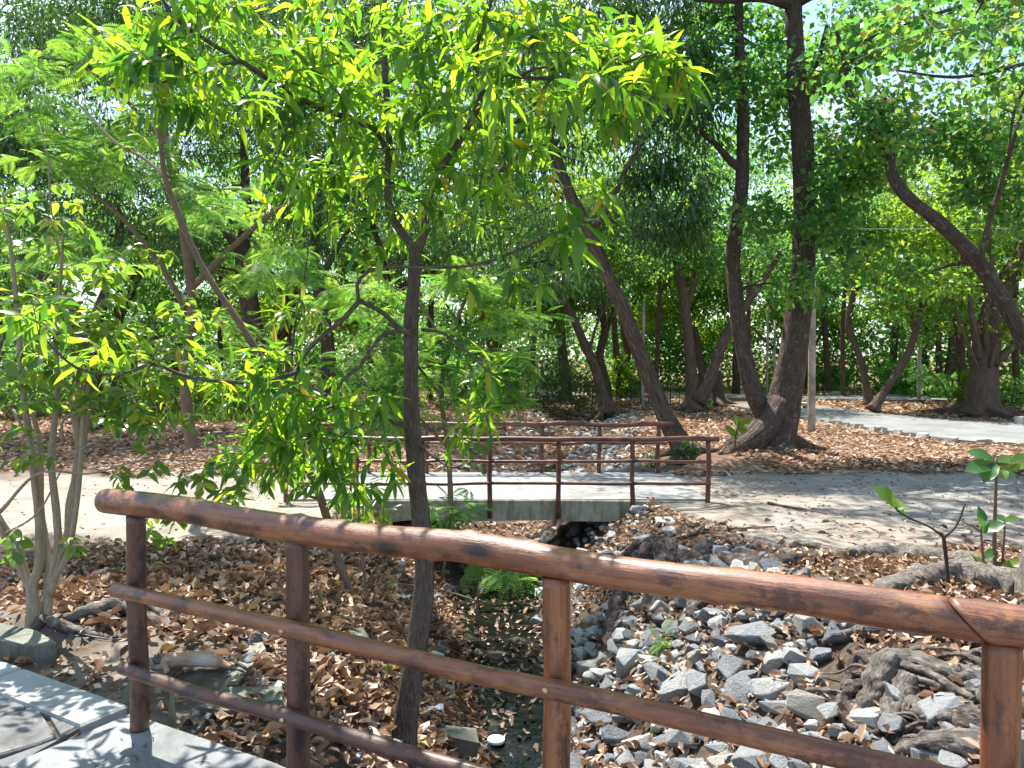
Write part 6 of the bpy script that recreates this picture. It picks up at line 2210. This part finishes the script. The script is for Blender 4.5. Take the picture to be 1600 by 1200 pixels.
mb = MB()
for _ in range(420):
    x_, y_ = random.uniform(-3.6, -1.2), random.uniform(3.5, 5.4)
    if y_ < 3.75 - 0.56 * (x_ + 1.66) :
        continue
    r_ = random.choice((0.006, 0.01, 0.014, 0.022)) * random.uniform(0.8, 1.2)
    mb.add(RK[1][1] * np.array([r_, r_ * .8, r_ * .5]) + np.array([x_, y_, Hs(x_, y_) + r_ * 0.2]), RK[1][2], random.random())
tag(mb.build('pebbles', M['rock'], kind='stuff'), 'small pebbles and crumbs strewn over the bare dirt beside the paved corner', 'pebbles')
pts = []
for _ in range(300):
    x_, y_ = random.uniform(-3.6, -1.1), random.uniform(3.5, 5.0)
    if y_ > 3.72 - 0.56 * (x_ + 1.66):
        pts.append((x_, y_))
pos, xd, up, sc, rn = lay(np.array(pts), 0.03, 0.09, lift=0.01)
mb = MB()
for w in range(4):
    scatter(mb, L_DRY[w], pos[w::4], xd[w::4], up[w::4], sc[w::4], rn[w::4])
tag(mb.build('scattered_leaves', M['litter_leaf'], smooth=False, kind='stuff'), 'a few dry leaves on the bare dirt beside the paved corner', 'leaf litter')
mb = MB()
for _ in range(26):
    x_, y_ = random.uniform(-1.9, -1.25), random.uniform(2.9, 3.5)
    if y_ > 3.42 - 0.56 * (x_ + 1.66):
        continue
    a, L = random.uniform(0, 3.14), random.uniform(0.02, 0.07)
    q_ = Vector((x_, y_, 0.004))
    tube(mb, [q_, q_ + Vector((math.cos(a), math.sin(a), 0)) * L * .5 + Vector((0, random.uniform(-.01, .01), .002)), q_ + Vector((math.cos(a), math.sin(a), 0)) * L], [.0015, .002, .001], 4, 0.02)
tag(mb.build('twig_bits', M['twig_dark'], kind='stuff'), 'tiny dark twigs lying on the near concrete deck', 'twigs')

# leaves in the water
pts = np.array([(float(chan_x(y_)) + random.uniform(-.42, .42), y_) for y_ in RNG.uniform(4.4, 11, 420)])
pos, xd, up, sc, rn = lay(pts, 0.04, 0.11, z=-1.545)
up[:, :2] *= 0.3
mb = MB()
scatter(mb, L_DRY[2], pos, xd, up, sc, rn)
tag(mb.build('floating_leaves', M['litter_leaf'], smooth=False, kind='stuff'), 'dry leaves floating on the dark stream water', 'leaf litter')

# a few red leaves
for lab, px_, py_, s_ in (('large red leaf on the litter left of the leftmost post', 178, 943, 0.15), ('pinkish red leaf on the bright leaf litter between the two left posts', 385, 902, 0.14)):
    h_ = hit(px_, py_)
    mb = MB()
    mb.add(L_OVATE[1][0] * s_, L_OVATE[1][1])
    o = mb.build('fallen_leaf', M['red_leaf'])
    o.location = h_ + Vector((-s_ / 2, 0, 0.05))
    o.rotation_euler = (0.2, 0.1, 0.2)
    tag(o, lab, 'leaf')

# fallen twigs
def twig(label, pts, r0, mat='twig', name='fallen_branch', cat='branch', lift=0.01):
    P_ = [hit(a, b_) + Vector((0, 0, lift + r0 * 0.6)) for a, b_ in pts]
    mb = MB()
    tube(mb, P_, list(np.linspace(r0, r0 * 0.5, len(P_))), 7, 0.08, rough=0.12)
    return tag(mb.build(name, M[mat]), label, cat)


twig('thin dark stick on the bare sand right of the footbridge', [(1200, 788), (1235, 795), (1265, 800), (1292, 806)], 0.018)
twig('grey fallen log behind the far left corner of the sand path', [(288, 756), (330, 738), (385, 722), (442, 706)], 0.07, 'pole', 'fallen_log', 'log')
twig('thin root running along the sand edge above the right bank', [(1010, 860), (1080, 838), (1140, 830), (1210, 826)], 0.022, 'root_grey')
twig('thin pale twig on the litter below the second post top', [(540, 1040), (558, 1080), (575, 1110)], 0.005, 'bark_pale')
twig('thin bent twig leaning over the stream behind the mango trunk', [(700, 1020), (690, 960), (680, 920), (668, 880)], 0.008, 'bark_pale')
twig('thin twig lying over the hollow beside the bared roots', [(110, 990), (160, 1002), (215, 998), (258, 960)], 0.005, 'bark_pale')
twig('short dark root in the sand beside the forked tree foot', [(1040, 725), (1060, 728), (1085, 722)], 0.04, 'bark_lean')

# rubbish
h_ = PG(775, 1158, -1.53)
root = empty('cup_lid', h_, 'round white plastic lid floating at the bottom of the stream', 'lid')
mb = MB()
n = 28
th = np.linspace(0, 2 * np.pi, n, endpoint=False)
prof = [(0.001, 0.010), (0.055, 0.010), (0.060, 0.020), (0.072, 0.022), (0.074, 0.012), (0.074, 0.0)]
v = np.array([(math.cos(t) * r_ + h_.x, math.sin(t) * r_ + h_.y, z_ + h_.z) for r_, z_ in prof for t in th])
q = [(i * n + j, i * n + (j + 1) % n, (i + 1) * n + (j + 1) % n, (i + 1) * n + j) for i in range(len(prof) - 1) for j in range(n)]
mb.quads(v, q)
mb.build('lid_disc', M['white_plastic'], root)
h_ = hit(762, 1192)
root = empty('plastic_cup', h_, 'crushed clear plastic cup beside the concrete chunk at the bottom of the picture', 'cup')
mb = MB()
prof = [(0.0, 0.0), (0.028, 0.0), (0.034, 0.05), (0.042, 0.10), (0.045, 0.102), (0.046, 0.098)]
v = np.array([(math.cos(t) * r_, math.sin(t) * r_, z_) for r_, z_ in prof for t in th])
e = Matrix.Rotation(1.1, 3, 'X') @ Matrix.Rotation(0.5, 3, 'Y')
v = v @ np.array(e).T + np.array([h_.x, h_.y, h_.z + 0.05])
mb.quads(v, q[:n * 5])
mb.build('cup_body', M['clear_plastic'], root)
for lab, px_, py_, s_ in (('crumpled white plastic scrap on the leaves left of the mango trunk', 627, 940, 0.09), ('small white scrap at the dark water under the top rail', 748, 988, 0.03), ('white scrap of paper on the left bank above the stream', 630, 912, 0.045),
                          ('crumpled pale bag at the water right of the concrete chunk', 672, 1118, 0.10)):
    h_ = hit(px_, py_)
    mb = MB()
    m_ = 6
    gv = np.array([((i / m_ - .5) * s_ * 2, (j / m_ - .5) * s_ * 0.9, random.uniform(0, s_ * 0.45)) for i in range(m_ + 1) for j in range(m_ + 1)])
    mb.quads(gv + np.array(h_) + np.array([0, 0, 0.03]), [(i * (m_ + 1) + j, (i + 1) * (m_ + 1) + j, (i + 1) * (m_ + 1) + j + 1, i * (m_ + 1) + j + 1) for i in range(m_) for j in range(m_)])
    tag(mb.build('litter_scrap', M['white_plastic'], smooth=False), lab, 'litter')

# ------------------------------------------------------------------ the sleeping cat
h_ = hit(298, 1050)
cat = empty('cat', h_ + Vector((0, 0, 0.022)), 'tan cat with white flank and grey face lying on the dirt behind the lower rail', 'cat')
cat.rotation_euler = (0, 0, 0)
joints = [  # x along the body (head at -x), y, z, rx, ry
    (0.00, 0, 0.050, .055, .048),     # 0 belly
    (0.07, 0.005, 0.052, .055, .050), # 1 rump front
    (0.13, 0.01, 0.050, .050, .046),  # 2 hips
    (-0.07, 0, 0.050, .052, .046),    # 3 chest
    (-0.12, 0.005, 0.046, .042, .040),# 4 shoulder
    (-0.155, 0.01, 0.050, .030, .030),# 5 neck
    (-0.190, 0.0, 0.052, .036, .034), # 6 head
    (-0.222, -0.008, 0.042, .020, .019), # 7 muzzle
    (-0.150, -0.055, 0.022, .018, .017),  # 8 front elbow
    (-0.215, -0.062, 0.016, .013, .012),  # 9 forearm
    (-0.270, -0.060, 0.014, .012, .010),  # 10 front paw
    (-0.135, -0.045, 0.024, .019, .018),  # 11 second front elbow
    (-0.090, -0.085, 0.018, .014, .012),  # 12
    (-0.105, -0.110, 0.014, .013, .011),  # 13 paw folded
    (0.165, -0.02, 0.038, .034, .030),    # 14 thigh
    (0.205, -0.015, 0.026, .020, .018),   # 15 knee/hock
    (0.245, -0.035, 0.016, .014, .012),   # 16 hind foot
    (0.160, 0.03, 0.030, .024, .020),     # 17 other thigh
    (0.215, 0.020, 0.018, .016, .014),    # 18
    (0.255, 0.000, 0.013, .012, .010),    # 19
]
edges = [(0, 1), (1, 2), (0, 3), (3, 4), (4, 5), (5, 6), (6, 7), (4, 8), (8, 9), (9, 10), (4, 11), (11, 12), (12, 13), (2, 14), (14, 15), (15, 16), (2, 17), (17, 18), (18, 19)]
me = bpy.data.meshes.new('body')
me.from_pydata([j[:3] for j in joints], edges, [])
body = link('body', me, cat)
md = body.modifiers.new('skin', 'SKIN')
me.skin_vertices.new() if not me.skin_vertices else None
for i, j in enumerate(joints):
    me.skin_vertices[0].data[i].radius = (j[3], j[4])
    me.skin_vertices[0].data[i].use_root = (i == 0)
body.modifiers.new('sub', 'SUBSURF').levels = 2
body.modifiers['sub'].render_levels = 2
me.materials.append(M['cat_fur'])


def local_part(name, mb, mat, parent):
    o = link(name, mb.mesh(name, mat, True), parent)
    return o


for sy in (-0.020, 0.022):
    mb = MB()
    c = np.array([-0.178, sy, 0.080])
    mb.add([c + (-.012, -.010, -.012), c + (.014, -.008, -.012), c + (.002, .010, -.012), c + (.004, 0, .024), c + (.004, .004, -.006)], [(0, 1, 3), (1, 2, 3), (2, 0, 3)])
    local_part('ear', mb, M['cat_dark'], cat)
mb = MB()
tube(mb, [Vector((0.165, 0.01, 0.04)), Vector((0.22, 0.03, 0.02)), Vector((0.28, 0.01, 0.014)), Vector((0.33, -0.04, 0.012)), Vector((0.365, -0.08, 0.011))], [.014, .012, .010, .009, .006], 8, 0.02)
local_part('tail', mb, M['cat_dark'], cat)
for sy in (-0.022, 0.010):
    mb = MB()
    tube(mb, [Vector((-.212, sy - .006, .064)), Vector((-.206, sy - .010, .066)), Vector((-.199, sy - .012, .065))], [.001, .0022, .001], 5, 0.003)
    local_part('eyelid', mb, M['cat_dark'], cat)
mb = MB()
tube(mb, [Vector((-.243, -.012, .045)), Vector((-.240, -.010, .047)), Vector((-.236, -.008, .048))], [.001, .005, .002], 6, 0.003)
local_part('nose', mb, M['cat_dark'], cat)

# ------------------------------------------------------------------ poles, wire, benches, bollards, stakes
def pole(label, px, py, top_py, wpx, mat='pole', name='concrete_pole', cat='pole'):
    b_ = hit(px, py)
    d = b_.y
    t = P(px + 2, top_py, d)
    mb = MB()
    r_ = wpx * d / FPX / 2
    tube(mb, [b_ - Vector((0, 0, .3)), (b_ + t) / 2, t], [r_ * 1.1, r_, r_ * 0.85], 10, 1.0)
    return tag(mb.build(name, M[mat]), label, cat), t, d


_, top1, dp = pole('round grey concrete pole right of the forked dark tree', 1268, 676, 300, 11)
pole('thin pale post beyond the path between the leaning trunk and the thick trunk', 1436, 628, 380, 6)
pole('thin grey post behind the yellow-green bush and the leaning mango trunk', 1004, 640, 470, 5)
pole('thin pale post directly left of the forked tree, leftmost of two', 1198, 622, 480, 4)
pole('thin pale post directly left of the forked tree, rightmost of two', 1209, 622, 500, 4)
w0, w1 = P(1060, 352, 20), P(1640, 356, 20)
mb = MB()
tube(mb, [w0, w0.lerp(w1, .25) + Vector((0, 0, -.04)), w0.lerp(w1, .5) + Vector((0, 0, -.06)), w0.lerp(w1, .75) + Vector((0, 0, -.04)), w1], [.008] * 5, 5, 1.0)
tag(mb.build('overhead_wire', M['wire']), 'pale overhead wire strung level between the trees at the right', 'wire')


def block(label, px, py, wpx, hpx, depth=0.45, name='concrete_bench', cat='bench', legs=True):
    b_ = hit(px, py)
    d = b_.y
    w, h = wpx * d / FPX, hpx * d / FPX
    root = empty(name, b_, label, cat)
    mb = MB()
    mb.box((b_.x, b_.y, b_.z + h - 0.05), (w, depth, 0.10), 0, jit=0.006)
    mb.build('seat', M['pale_block'], root, smooth=False)
    for s in (-1, 1):
        mb = MB()
        mb.box((b_.x + s * w * 0.36, b_.y, b_.z + (h - 0.10) / 2 - 0.04), (w * 0.2, depth * 0.8, h - 0.10 + 0.08), 0, jit=0.006)
        mb.build('support', M['pale_block'], root, smooth=False)
    return root


block('low concrete bench behind the path, right of the concrete pole', 1308, 619, 24, 7)
block('pale concrete bench beside the path directly left of the concrete pole', 1252, 641, 18, 11)
block('low concrete bench between the leaning trunk and the thin pale post', 1400, 623, 28, 7)
block('low concrete bench behind the path left of the forked tree', 1138, 622, 26, 6)
for lab, px_, py_, w_, h2 in (('short square bollard at the right edge of the picture by the path', 1596, 669, 14, 17), ('short square bollard beside the path right of the thin pale post', 1446, 628, 9, 8)):
    b_ = hit(px_, py_)
    d = b_.y
    mb = MB()
    mb.box((b_.x, b_.y, b_.z + h2 * d / FPX / 2 - .03), (w_ * d / FPX, w_ * d / FPX, h2 * d / FPX + .06), 0.2, jit=0.01)
    tag(mb.build('bollard', M['pale_block'], smooth=False), lab, 'bollard')
fx0 = hit(955, 634)
fence = empty('stake_fence', fx0, 'small fence of thin dark iron stakes behind the leaning mango trunk', 'fence')
smesh = None
for i in range(15):
    px_ = 925 + i * 9.5
    b_ = hit(px_, 634)
    if smesh is None:
        mb = MB()
        tube(mb, [Vector((0, 0, -.1)), Vector((0, 0, 1.0))], [.022, .018], 5, .5)
        smesh = mb.mesh('stake', M['iron'])
    o = link('stake', smesh, fence)
    o.location = b_ - fx0 + Vector((0, random.uniform(-.5, .5), 0))
    o.scale = (1, 1, random.uniform(.8, 1.2))
for zz in (0.35, 0.75):
    mb = MB()
    b_, c_ = hit(925, 634), hit(1058, 634)
    tube(mb, [b_ + Vector((0, 0, zz)), c_ + Vector((0, 0, zz))], [.008, .008], 4, 1)
    mb.build('wire', M['iron'], fence)
# stakes behind the footbridge
for i, (px_, py_, h2) in enumerate(((838, 645, 26), (852, 648, 24), (813, 640, 22), (905, 646, 20))):
    b_ = hit(px_, py_)
    mb = MB()
    tube(mb, [b_ - Vector((0, 0, .1)), b_ + Vector((random.uniform(-.04, .04), 0, h2 * b_.y / FPX))], [.028, .022], 6, .5)
    tag(mb.build('stake', M['iron']), ['dark stake before the thicket, second from the left of four', 'dark stake before the thicket, third from the left of four', 'dark stake before the thicket, leftmost of four', 'dark stake before the thicket, rightmost of four'][i], 'stake')
